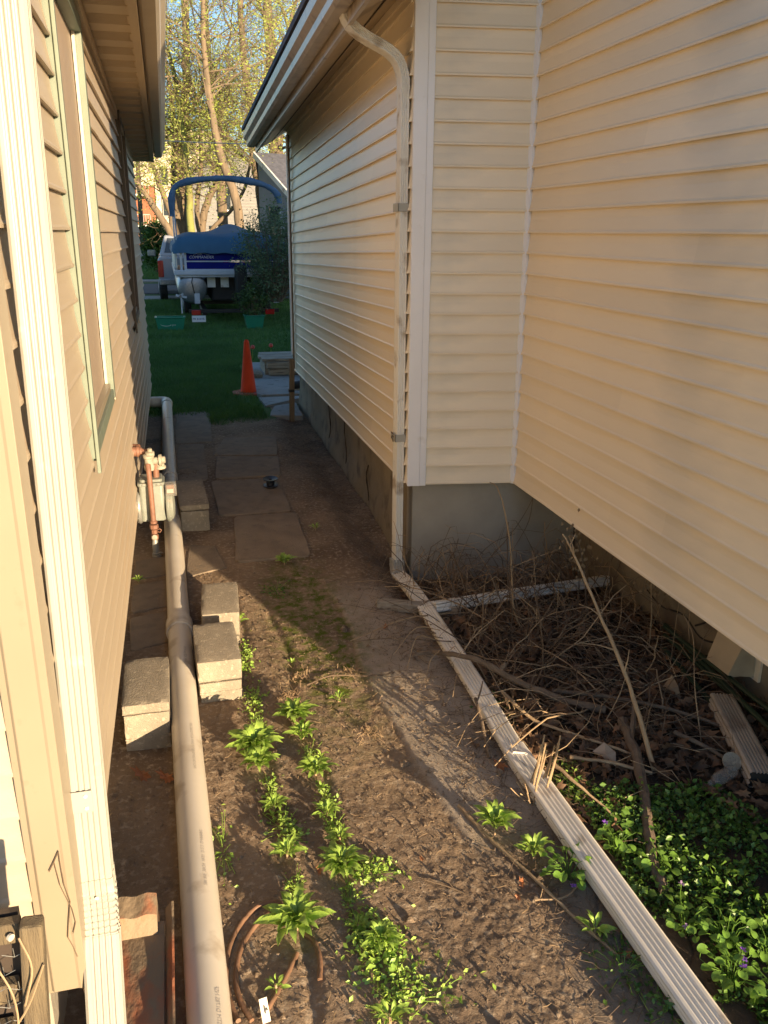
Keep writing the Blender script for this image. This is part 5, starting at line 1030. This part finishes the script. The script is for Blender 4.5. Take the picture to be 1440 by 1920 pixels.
BT = thing('pontoon_boat', 'blue and silver pontoon boat under a blue cover beyond the lawn', 'boat', (1.5, 20, 0))
Y0, Y1 = 20.0, 25.2
for x_ in (.56, 2.34):
    b = MB(); b.lathe([(.02, -.015), (.12, -.012), (.23, .0), (.305, .03), (.325, .07), (.325, 4.6), (.26, 5.0), (.12, 5.35), (.02, 5.45)], (x_, Y0, .76), (0, 1, 0), 32); pt = b.build('pontoon', 'alu', BT, smooth=True)
    b = MB(); b.bbox((x_ - .10, Y0 + .1, 1.05), (x_ + .10, Y1, 1.09)); b.build('riser', 'alu_w', pt)
    b = MB(); b.tube([(x_ + .02, Y0 - .03, 1.02), (x_ - .01, Y0 - .035, .90), (x_ + .03, Y0 - .035, .70), (x_ + .07, Y0 - .03, .50)], .012, 6); b.build('strap', 'black', pt)
    b = MB(); b.bbox((x_ + .03, Y0 - .06, .44), (x_ + .15, Y0 - .02, .66)); b.build('bracket', 'alu_w', pt)
b = MB(); b.bbox((.22, Y0 - .05, 1.15), (2.72, Y1, 1.22)); b.build('deck', 'alu_w', BT, bevel=.01)
b = MB(); b.bbox((.20, Y0 - .09, 1.20), (2.74, Y0 - .04, 1.31)); b.build('deck_trim', 'alu_w', BT, bevel=.012)
b = MB(); b.bbox((.18, Y0 - .09, 1.20), (.22, Y1, 1.30)); b.build('deck_trim', 'alu_w', BT, bevel=.01)
for z0_, z1_ in ((1.33, 1.475), (1.51, 1.70)):
    b = MB(); b.bbox((.46, Y0 - .02, z0_), (2.60, Y0 + .02, z1_)); b.build('panel', 'navy', BT)
b = MB(); b.bbox((.44, Y0 - .035, 1.482), (2.62, Y0 - .005, 1.503)); b.build('stripe', 'alu_w', BT)
b = MB(); b.bbox((.44, Y0 - .035, 1.305), (2.62, Y0 - .005, 1.328)); b.build('rail', 'alu_w', BT)
for x_ in (.35, .44, 2.61): b = MB(); b.bbox((x_ - .025, Y0 - .04, 1.22), (x_ + .025, Y0 + .01, 1.72)); b.build('post', 'alu_w', BT, bevel=.005)
b = MB(); b.add([(.24, Y0 + .05, 1.30), (.20, Y1, 1.30), (.20, Y1, 1.72), (.24, Y0 + .05, 1.72), (.26, Y0 + .05, 1.30), (.22, Y1, 1.30), (.22, Y1, 1.72), (.26, Y0 + .05, 1.72)], [(0, 1, 2, 3), (7, 6, 5, 4), (0, 3, 7, 4), (1, 5, 6, 2), (3, 2, 6, 7), (0, 4, 5, 1)]); b.build('side_panel', 'ds_g', BT)
for k in range(10): b = MB(); b.bbox((.228, Y0 + .1 + k * .5, 1.30), (.238, Y0 + .12 + k * .5, 1.74)); b.build('post', 'alu_w', BT)
# cover: a sheet draped over the rails and a centre pole
nx_, ny_ = 40, 40; V = []; F = []
for j in range(ny_ + 1):
    for i in range(nx_ + 1):
        u = i / nx_; v = j / ny_; x_ = .18 + 2.56 * u; y_ = Y0 - .08 + 5.4 * v; e = min(u, 1 - u) * 2.56; ev = min(v, 1 - v) * 5.4
        z_ = 1.99 + .10 * sst(0, .5, ev) * sst(0, .5, e) + .20 * math.exp(-((x_ - 1.62) / .42) ** 2 - ((y_ - 22.2) / 1.2) ** 2) + .02 * math.sin(x_ * 5 + y_) * math.sin(y_ * 3)
        z_ -= .14 * (1 - sst(0, .16, e)) + .15 * (1 - sst(0, .16, ev)); V.append((x_, y_, z_))
for j in range(ny_):
    for i in range(nx_): a = j * (nx_ + 1) + i; F.append((a, a + 1, a + nx_ + 2, a + nx_ + 1))
def edge(idx, dx, dy):
    base = len(V)
    for q, k in enumerate(idx): x_, y_, z_ = V[k]; V.append((x_ + dx, y_ + dy, 1.665 + .012 * math.sin(q * .9)))
    for q in range(len(idx) - 1): F.append((idx[q], idx[q + 1], base + q + 1, base + q))
edge([i for i in range(nx_ + 1)][::-1], 0, -.035); edge([j * (nx_ + 1) for j in range(ny_ + 1)], -.03, 0); edge([j * (nx_ + 1) + nx_ for j in range(ny_ + 1)][::-1], .03, 0); edge([ny_ * (nx_ + 1) + i for i in range(nx_ + 1)], 0, .03)
b = MB(); b.add(V, F); b.build('cover', 'canvas', BT, smooth='all')
b = MB(); P = smoothpath([(.235, 20.6, 2.30), (.235, 20.6, 2.62), (.29, 20.6, 2.86), (.46, 20.6, 2.99), (.85, 20.6, 3.08), (1.46, 20.6, 3.12), (2.1, 20.6, 3.05), (2.42, 20.6, 2.95), (2.60, 20.6, 2.80), (2.66, 20.6, 2.6)], 6)
rr = [.055 + .022 * math.sin(i * .23) ** 2 + .012 * (i % 7 == 0) for i in range(len(P))]; b.tube(P, rr, 12); b.build('bimini_boot', 'canvas2', BT, smooth=True)
for x_ in (.245, 2.66):
    b = MB(); b.tube([(x_, 20.5, 1.70), (x_ - .0, 20.6, 2.5)], .018, 8); b.tube([(x_ + .05, 20.15, 1.70), (x_ + .03, 20.6, 2.45)], .016, 8); b.build('bimini_pole', 'alu', BT)
BL = lambda x_, z_: (lambda u, v, w_: (x_ + u, Y0 - .024, z_ + v))
text_mesh('lettering', 'COMMANDER', .085, 'silver_ink', BT, BL(.52, 1.555), shear=.25)
text_mesh('lettering', 'Sun', .07, 'silver_ink', BT, BL(.70, 1.63), shear=.4)
b = MB(); b.tube([(.62, Y0 - .024, 1.625), (.72, Y0 - .024, 1.668), (.84, Y0 - .024, 1.662), (.98, Y0 - .024, 1.625)], .006, 4); b.build('swoosh', 'silver_ink', BT)
for x_ in (.9, 1.2, 1.62, 2.0): b = MB(); b.bbox((x_, Y0 + .15, .92), (x_ + .18, Y0 + .19, 1.14)); b.build('crossmember', 'ds_g' if x_ < 1.5 else 'alu_w', BT)
b = MB(); b.bbox((1.50, Y0 - .35, .55), (1.76, Y0 + .12, 1.28)); b.bbox((1.57, Y0 - .2, .25), (1.68, Y0 + .05, .60)); b.build('outboard_motor', 'black', BT, bevel=.05)

b = MB(); b.bbox((.98, Y0 + .35, .45), (1.95, Y0 + 3.4, 1.12)); b.build('underdeck_shade_box', 'black', BT, bevel=.05)  # black box added under the deck to stand for the shade there
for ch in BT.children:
    if ch.name.split('.')[0] not in ('pontoon', 'bimini_boot', 'bimini_pole', 'outboard_motor', 'underdeck_shade_box'): ch.location.z -= .14

TR = thing('boat_trailer', 'low black boat trailer under the pontoon boat with red tail lights', 'trailer', (1.4, 19.8, 0))
b = MB(); b.bbox((.45, 19.72, .25), (2.45, 19.80, .33)); b.build('cross_bar', 'black', TR)
b = MB(); b.bbox((.75, 19.78, .20), (.85, 25, .32)); b.bbox((2.0, 19.78, .20), (2.1, 25, .32)); b.bbox((.5, 21.8, .28), (2.4, 21.9, .36)); b.build('frame', 'black', TR)
for x_, y_ in ((.38, 22.3), (2.36, 22.3), (.38, 23.1), (2.36, 23.1)):
    b = MB(); b.lathe([(.10, 0), (.25, .01), (.27, .04), (.27, .15), (.25, .18), (.10, .19)], (x_, y_, .27), (1, 0, 0), 20); wl = b.build('wheel', 'rubber', TR)
    b = MB(); b.lathe([(.02, -.01), (.14, -.008), (.15, .02), (.15, .19)], (x_, y_, .27), (1, 0, 0), 14); b.build('rim', 'alu', wl)
for x_ in (.50, 2.14):
    b = MB(); b.bbox((x_, 19.66, .21), (x_ + .20, 19.72, .32)); b.build('tail_light', 'redlens', TR, bevel=.01)
b = MB(); b.bbox((.50, 19.665, .06), (.80, 19.675, .20)); pl_ = b.build('licence_plate', 'trim_w', TR)
text_mesh('lettering', 'PR 810YE', .065, 'navy', TR, lambda u, v, w_: (.515 + u, 19.662, .105 + v))
b = MB(); b.bbox((.28, 19.70, .25), (.31, 19.73, .62)); b.rotbox((.30, 19.70, .62), (.24, .03, .045), 0, 0, R(12)); b.rotbox((.30, 19.70, .64), (.12, .03, .04), 0, 0, R(-40)); b.build('guide_post', 'alu_w', TR)

PT = thing('pickup_truck', 'silver white pickup truck parked in front of the boat, seen at its left', 'pickup truck', (.7, 28, 0))
tx0, tx1, ty = -.20, 1.80, 26.0
b = MB(); b.prism([(tx0, ty, .55), (tx0, ty, 1.18), (tx0 + .04, ty, 1.28), (tx1 - .04, ty, 1.28), (tx1, ty, 1.18), (tx1, ty, .55)], (0, 5.4, 0)); b.build('body', 'truckp', PT, bevel=.05)
b = MB(); b.add([(tx0 + .05, ty + 1.7, 1.27), (tx1 - .05, ty + 1.7, 1.27), (tx1 - .05, ty + 4.0, 1.27), (tx0 + .05, ty + 4.0, 1.27), (tx0 + .24, ty + 1.9, 1.86), (tx1 - .24, ty + 1.9, 1.86), (tx1 - .24, ty + 3.3, 1.86), (tx0 + .24, ty + 3.3, 1.86)], [(0, 3, 2, 1), (4, 5, 6, 7), (0, 1, 5, 4), (1, 2, 6, 5), (2, 3, 7, 6), (3, 0, 4, 7)]); cb = b.build('cab', 'truckp', PT, bevel=.04)
b = MB(); b.add([(tx0 + .20, ty + 1.73, 1.36), (tx1 - .20, ty + 1.73, 1.36), (tx1 - .32, ty + 1.87, 1.78), (tx0 + .32, ty + 1.87, 1.78), (tx0 + .20, ty + 1.70, 1.36), (tx1 - .20, ty + 1.70, 1.36), (tx1 - .32, ty + 1.84, 1.78), (tx0 + .32, ty + 1.84, 1.78)], [(0, 1, 2, 3), (4, 7, 6, 5), (0, 4, 5, 1), (2, 6, 7, 3)]); b.build('rear_window', 'glass', cb)
b = MB(); b.add([(tx0 + .055, ty + 2.0, 1.36), (tx0 + .055, ty + 3.7, 1.36), (tx0 + .20, ty + 3.2, 1.78), (tx0 + .20, ty + 2.05, 1.78), (tx0 + .03, ty + 2.0, 1.36), (tx0 + .03, ty + 3.7, 1.36), (tx0 + .175, ty + 3.2, 1.78), (tx0 + .175, ty + 2.05, 1.78)], [(0, 1, 2, 3), (7, 6, 5, 4)]); b.build('side_window', 'glass', cb)
b = MB(); b.bbox((tx0 - .005, ty - .03, .72), (tx0 + .15, ty + .05, 1.18)); b.build('tail_light', 'redlens', PT, bevel=.02)
b = MB(); b.bbox((tx1 - .15, ty - .03, .72), (tx1 + .005, ty + .05, 1.18)); b.build('tail_light', 'redlens', PT, bevel=.02)
b = MB(); b.bbox((tx0 + .02, ty - .12, .50), (tx1 - .02, ty, .68)); b.build('bumper', 'alu', PT, bevel=.03)
b = MB(); b.rotbox((tx0 - .20, ty + 3.6, 1.30), (.26, .10, .20)); b.build('mirror', 'meterdark', PT, bevel=.04)
for x_, y_ in ((tx0 - .02, ty + 1.0), (tx1 - .22, ty + 1.0), (tx0 - .02, ty + 4.4), (tx1 - .22, ty + 4.4)):
    b = MB(); b.lathe([(.16, 0), (.36, .02), (.38, .06), (.38, .2), (.36, .24), (.16, .24)], (x_, y_, .38), (1, 0, 0), 24); wl = b.build('wheel', 'rubber', PT)
    b = MB(); b.lathe([(.03, -.02), (.2, -.01), (.21, .04), (.21, .2)], (x_, y_, .38), (1, 0, 0), 16); b.build('rim', 'alu', wl)

def planter(x0_, x1_, y0_, h, d, label, txt=None):
    T_ = thing('green_planter', label, 'planter', ((x0_ + x1_) / 2, y0_, 0), 'green plastic planters on the lawn'); t = .03; b = MB()
    a, c = .05, .0
    outer = [(x0_ + a, y0_ + a * .5), (x1_ - a, y0_ + a * .5), (x1_ - a, y0_ + d - a * .5), (x0_ + a, y0_ + d - a * .5)]; top = [(x0_, y0_), (x1_, y0_), (x1_, y0_ + d), (x0_, y0_ + d)]; inn = [(x0_ + t, y0_ + t), (x1_ - t, y0_ + t), (x1_ - t, y0_ + d - t), (x0_ + t, y0_ + d - t)]
    V = [(*p, 0) for p in outer] + [(*p, h) for p in top] + [(*p, h) for p in inn] + [(*p, h - .06) for p in inn]
    F = [(0, 3, 2, 1)] + [(i, (i + 1) % 4, 4 + (i + 1) % 4, 4 + i) for i in range(4)] + [(4 + i, 4 + (i + 1) % 4, 8 + (i + 1) % 4, 8 + i) for i in range(4)] + [(8 + i, 8 + (i + 1) % 4, 12 + (i + 1) % 4, 12 + i) for i in range(4)]
    b.add(V, F); b.build('tub', 'green_p', T_)
    b = MB()
    for p, q in ((0, 1), (1, 2), (2, 3), (3, 0)): b.tube([(*top[p], h - .01), (*top[q], h - .01)], .014, 6)
    b.build('rim', 'green_p', T_); b = MB(); b.bbox((x0_ + t, y0_ + t, h - .08), (x1_ - t, y0_ + d - t, h - .05)); b.build('soil', 'ground', T_)
    if txt:
        text_mesh('lettering', txt, .07, 'white_ink', T_, lambda u, v, w_: (x0_ + .29 + u, y0_ + .014 - .0 * v, .10 + v), shear=.5)
        b = MB(); b.tube([(x0_ + .22 + .12 * math.cos(q), y0_ + .016, .135 + .045 * math.sin(q)) for q in [R(w0) for w0 in range(40, 330, 20)]], .004, 4); b.build('oval_mark', 'white_ink', T_)
    return T_
planter(-.28, .33, 18.6, .27, .35, 'long green planter box with a white scribble on its side', 'Nye')
planter(1.58, 2.0, 18.6, .28, .38, 'square green tub with a shrub growing in it')
def bush(name, label, cat, x_, y_, z_, sx, sy, szz, n, m_, size, seed, twn=60, group=None, dens=.55):
    T_ = thing(name, label, cat, (x_, y_, 0), group); rs = np.random.default_rng(seed); P = []
    cl = rs.normal(0, 1, (int(n / 60), 3)); cl /= np.maximum(1, np.linalg.norm(cl, axis=1))[:, None] / rs.uniform(.25, 1.0, (len(cl), 1)) ** .5
    for c in cl: P.append(np.array([x_, y_, z_]) + (c + rs.normal(0, .13, (60, 3))) * np.array([sx, sy, szz]))
    chips('foliage', np.concatenate(P), size, m_, T_, .0, .5, .5, seed)
    b = MB(); rp = random.Random(seed)
    for k in range(twn):
        c = cl[rp.randrange(len(cl))]; e = (x_ + c[0] * sx, y_ + c[1] * sy, z_ + c[2] * szz); s_ = (x_ + rp.uniform(-.15, .15) * sx, y_ + rp.uniform(-.1, .1), max(0, z_ - szz)); mid = tuple((s_[i] * .5 + e[i] * .5 + rp.uniform(-.08, .08)) for i in range(3)); b.tube([s_, mid, e], [.014, .009, .004], 4)
    b.build('branches', 'bark', T_); return T_
bush('potted_shrub', 'small bright shrub growing in the square green tub', 'shrub', 1.78, 18.8, .60, .34, .25, .38, 2600, 'potleaf', .022, 3, 30)
bush('tall_shrub', 'tall loose dark shrub in front of the right half of the boat', 'shrub', 2.30, 18.9, 1.55, .80, .55, 1.0, 13000, 'shrub', .024, 4, 150)
bush('evergreen_bush', 'rounded green bush beside the street left of the boat', 'bush', -.28, 40, 1.35, .75, .7, 1.1, 7000, 'ever', .06, 5, 20)

# ================================================================ trees
def tree(label, trunks, seed, height, spread, nleaf_, lm='tleaf', bm='bark_t', name='deciduous_tree', lsz=.036, low=2.6):
    nleaf = int(nleaf_ * .56); rp = random.Random(seed); x_, y_, z_ = trunks[0][0][0]; T_ = thing(name, label, 'tree', (x_, y_, 0), 'spring trees behind the boat'); tips = []; tw = MB()
    for pts, r0, r1 in trunks:
        P = smoothpath(pts, 6); rr = [r0 + (r1 - r0) * i / (len(P) - 1) for i in range(len(P))]; P = [p + np.array([rp.gauss(0, 1), rp.gauss(0, 1), 0]) * r * .12 for p, r in zip(P, rr)]
        b = MB(); b.tube(P, rr, 10); b.build('trunk', bm, T_, smooth=True)
        def grow(p, d, L, r, dep):
            Q = [p]; 
            for k in range(4):
                d = unit(d + np.array([rp.gauss(0, .22), rp.gauss(0, .22), rp.gauss(.03, .18)])); Q.append(Q[-1] + d * L / 4)
            tw.tube(Q, np.linspace(r, r * .45, 5), 5 if dep < 2 else 3, cap=False)
            if dep >= 2: tips.extend(Q[1:])
            if dep >= 4 or L < .35: return
            for k in range(3 if dep < 3 else 2):
                i = rp.randrange(2, 5); grow(Q[i], unit(d + np.array([rp.gauss(0, .8), rp.gauss(0, .8), rp.gauss(.1, .6)])), L * rp.uniform(.55, .85), r * .5, dep + 1)
        k0 = [i for i, p in enumerate(P) if p[2] > low]
        for k in range(int(7 + height * 1.1)):
            if not k0: break
            i = rp.choice(k0); a = rp.uniform(0, 6.28); grow(P[i], unit(np.array([math.cos(a), math.sin(a) * .7, rp.uniform(.1, 1.1)])), spread * rp.uniform(.5, 1), rr[i] * .24, 0)
        for k in range(2): grow(P[-1], unit(np.array([rp.gauss(0, .4), rp.gauss(0, .3), 1])), spread, r1 * .8, 0)
    tw.build('branches', bm, T_)
    tp = np.array(tips); rs = np.random.default_rng(seed); i = rs.integers(0, len(tp), nleaf); L = tp[i] + rs.normal(0, 1, (nleaf, 3)) * np.array([.20, .20, .22]) ; L[:, 2] -= rs.exponential(.16, nleaf)
    chips('crown', L, lsz, lm, T_, .0, .45, .5, seed); return T_
tree('leaning pale sunlit tree trunk in the middle behind the boat', [([(2.55, 27, -.1), (2.31, 27, 1.6), (2.14, 27, 3.0), (1.80, 27, 4.05), (1.61, 27, 5.14), (1.49, 27, 6.5), (1.51, 27, 8.0), (1.6, 27.2, 10)], .17, .05)], 1, 10, 2.2, 15000, low=5)
tree('dark tree with a broad brown snag left of the middle', [([(.75, 31, -.1), (.62, 31, 2.5), (.73, 31, 3.7), (.86, 31, 4.9), (.97, 31, 5.6), (1.14, 31, 7.4), (1.2, 31, 10)], .24, .10), ([(.5, 30.6, 2.4), (.54, 30.4, 3.7), (.58, 30.2, 4.3), (.54, 30, 4.95)], .20, .12)], 2, 11, 2.4, 15000, 'tleaf2', low=4.5)
tree('ivy covered upright trunk just left of centre behind the boat', [([(.9, 29, -.1), (.88, 29, 1.9), (.90, 29, 3.2), (.85, 29, 4.2), (.7, 29, 6.2)], .14, .07)], 3, 6, 1.6, 7000, bm='bark_m', low=3)
tree('forked tree spreading from one foot behind the boat cover', [([(1.2, 30, -.1), (1.25, 30, 2.0), (1.50, 30, 2.9), (1.85, 30, 3.6), (2.0, 30, 4.6), (2.1, 30, 6.5)], .15, .06), ([(1.25, 30, 1.4), (1.64, 30, 2.1), (2.30, 30, 2.7), (2.75, 30, 3.4), (3.0, 30, 4.4)], .08, .04), ([(1.2, 30, 1.8), (1.15, 30, 2.8), (1.35, 30, 4.0), (1.4, 30, 5.4)], .10, .05)], 4, 7, 1.8, 11000, low=3)
tree('dark tree at the right of the gap beside the blue grey gable', [([(3.55, 32, -.1), (3.48, 32, 3.1), (3.32, 32, 4.0), (3.25, 32, 4.9), (3.22, 32, 6), (3.03, 32, 7.9), (3.0, 32, 10)], .19, .09)], 5, 11, 2.4, 15000, 'tleaf2', low=3.8)
tree('big trunked tree rising behind the blue grey gabled house', [([(4.7, 36, -.1), (4.6, 36, 4.7), (4.53, 36, 5.8), (4.5, 36, 7.0), (4.4, 36, 10)], .33, .18)], 6, 10, 2.8, 14000, low=4.5)
tree('leaning trunk crossing to the left low over the parked cars', [([(.55, 28, -.1), (.40, 28, 1.2), (.26, 28, 1.86), (-.19, 28, 2.64), (-.40, 28, 3.0), (-.70, 28, 3.4), (-1.2, 28, 4.1)], .14, .06), ([(.38, 28.3, 1.5), (.28, 28.6, 2.5), (.01, 28.8, 3.3), (-.12, 29, 3.8), (-.4, 29, 5.2)], .11, .05)], 7, 6, 1.5, 9000, low=3.0)
tree('tall yellow-green tree filling the top left of the gap', [([(-1.6, 34, -.1), (-1.5, 34, 4), (-1.1, 34, 8), (-1.0, 34, 12)], .22, .10)], 8, 12, 3.0, 15000, low=4.5)
tree('distant yellow-green tree seen at the top centre of the gap', [([(2.4, 38, -.1), (2.5, 38, 5), (2.2, 38, 9), (2.3, 38, 13)], .24, .10)], 9, 12, 3.4, 18000, low=4.5)
tree('background tree at the right above the gable roof', [([(6.6, 44, -.1), (6.4, 44, 6), (6.3, 44, 11)], .28, .12)], 10, 11, 3.4, 14000, 'tleaf2', low=4.5)

# ================================================================ far houses, pole, cars
UP = thing('utility_pole', 'brown wooden utility pole in front of the apartment block', 'utility pole', (-1.35, 60, 0))
b = MB(); b.tube([(-1.38, 60, -.5), (-1.20, 60, 8.8)], [.17, .12], 10); b.build('pole', 'polewood', UP, smooth=True)
b = MB(); b.bbox((-2.3, 59.85, 7.9), (-.1, 59.97, 8.05)); b.build('crossarm', 'polewood', UP)
AP = thing('apartment_block', 'brick and cream apartment block at the far left with balconies', 'building', (-3, 84, 0))
b = MB(); b.bbox((-16, 84, -.5), (-.4, 96, 8.8)); b.build('wall', 'brick', AP)
b = MB(); b.bbox((-.4, 83.8, -.5), (6.4, 96, 10.5)); b.build('wall', 'cream_b', AP); b = MB(); b.bbox((-16, 83.7, 5.8), (-.45, 84, 9.0)); b.build('wall', 'cream_b', AP)
for k in range(4):
    for x_ in (-2.6, -5.4, .9, 3.4):
        z_ = .6 + k * 2.6; b = MB(); b.bbox((x_ - .75, 83.6, z_), (x_ - .05, 83.75, z_ + 1.7)); wn = b.build('window', 'jamb', AP); b = MB(); b.bbox((x_ - .68, 83.55, z_ + .08), (x_ - .12, 83.62, z_ + 1.62)); b.build('pane', 'glass', wn)
for k in range(3):
    z_ = .1 + k * 2.6; b = MB(); b.bbox((-4.4, 82.6, z_ + 2.2), (-1.0, 83.7, z_ + 2.35)); bl = b.build('balcony', 'ds_g', AP); b = MB()
    for q in range(18): b.bbox((-4.4 + q * .2, 82.62, z_ + 2.35), (-4.36 + q * .2, 82.66, z_ + 3.2))
    b.bbox((-4.4, 82.6, z_ + 3.2), (-1.0, 82.68, z_ + 3.27)); b.build('railing', 'meterdark', bl)
HM = thing('grey_sided_house', 'grey sided gabled house behind the trees at centre', 'house', (3, 45, 0))
b = MB(); b.bbox((.9, 45, 0), (6.2, 55, 3.9)); b.prism([(.9, 45, 3.9), (6.2, 45, 3.9), (3.0, 45, 6.2)], (0, 10, 0)); b.build('wall', 'greyside', HM)
for k in range(24): b = MB(); b.bbox((.9, 44.97, .2 + k * .15), (6.2, 45.0, .21 + k * .15 + .0)); b.build('lap_line', 'meterdark', HM)
b = MB(); b.prism([(.6, 44.7, 3.7), (3.0, 44.7, 6.25), (6.6, 44.7, 3.7), (6.6, 44.7, 3.9), (3.0, 44.7, 6.45), (.6, 44.7, 3.9)], (0, 10.5, 0)); b.build('roof', 'shingle', HM)
for x_, z_, a, c in ((3.05, 3.0, .6, 1.0), (2.9, 2.35, .22, .22), (2.35, 2.1, .14, .14)):
    b = MB(); b.bbox((x_ - a / 2, 44.9, z_), (x_ + a / 2, 44.96, z_ + c)); wn = b.build('window' if a > .5 else 'vent', 'glass', HM)
    if a > .5: b = MB(); b.bbox((x_ - a / 2 - .06, 44.88, z_ - .08), (x_ + a / 2 + .06, 44.95, z_)); b.build('sill', 'trim_w', wn)
HR = thing('blue_grey_gabled_house', 'small blue grey gabled house with shingle roof at the right of the gap', 'house', (4, 27, 0))
A_, C_ = V3((2.95, 28.2, 4.22)), V3((3.95, 25.2, 2.55)); D_ = V3((6, 2.0, 0)); nn_ = V3((.05, .02, 0))
b = MB(); b.add([A_ + (.05, .02, -.06), C_ + (.05, .3, -.06), (4.0, 25.5, 0), (3.0, 28.2, 0), (3.3, 29.6, 0), (3.3, 29.6, 2.5)], [(0, 5, 4, 3), (0, 3, 2, 1)])
b.add([(4.0, 25.5, 0), (10, 27.5, 0), (10, 27.5, 2.5), (4.0, 25.5, 2.5)], [(0, 1, 2, 3)]); b.build('wall', 'blueside', HR)
b = MB(); b.prism([A_ - nn_, C_ - nn_, C_ + D_, A_ + D_], (0, 0, .08)); b.prism([A_ - nn_, A_ + D_, (8.0, 33.3, 2.4), (3.45, 31.3, 2.4)], (0, 0, .08)); b.build('roof', 'shingle', HR)
b = MB(); b.prism([A_ - nn_ * 2 + (0, 0, .10), C_ - nn_ * 2 + (0, 0, .10), C_ - nn_ * 2 + (0, 0, -.06), A_ - nn_ * 2 + (0, 0, -.08)], (.05, .02, 0)); b.build('rake_board', 'ds_g', HR)
b = MB(); b.bbox((3.15, 26.9, 1.9), (3.5, 27.0, 2.7)); b.build('window', 'glass', HR)
def car(x_, y_, z_, body, label, name='parked_car'):
    T_ = thing(name, label, 'car', (x_, y_, z_), 'cars parked beyond the street'); b = MB()
    sd = [(-2.1, .35), (-2.15, .75), (-1.9, .9), (-1.3, .95), (-.8, 1.42), (.7, 1.45), (1.25, 1.0), (2.0, .85), (2.15, .6), (2.1, .35)]
    b.prism([(x_ + a, y_, z_ + c) for a, c in sd], (0, 1.7, 0)); b.build('body', body, T_, bevel=.05)
    b = MB(); b.prism([(x_ + a, y_ - .01, z_ + c) for a, c in [(-1.15, .98), (-.75, 1.36), (.62, 1.38), (1.05, 1.0)]], (0, .02, 0)); b.build('window', 'glass', T_)
    for a in (-1.35, 1.35): b = MB(); b.lathe([(.1, 0), (.31, .01), (.32, .1), (.31, .2)], (x_ + a, y_ - .03, z_ + .32), (0, 1, 0), 16); wl = b.build('wheel', 'rubber', T_); b = MB(); b.lathe([(.02, -.01), (.19, 0), (.19, .02)], (x_ + a, y_ - .035, z_ + .32), (0, 1, 0), 12); b.build('rim', 'alu', wl)
car(-3.1, 60.5, -.05, 'bluecar', 'blue car parked at the far left below the apartment block')
car(.1, 58, -.05, 'black', 'dark car parked behind the evergreen bush')
car(-2.5, 56.4, -.1, 'whitecar', 'white car parked low in front of the blue car')
b = MB(); b.bbox((-.35, 52, .0), (.2, 52.05, .85)); tag(b.build('red_sign', 'redcar', org=(0, 52, 0)), 'dark red panel low behind the truck mirror', 'sign')
#NEXT
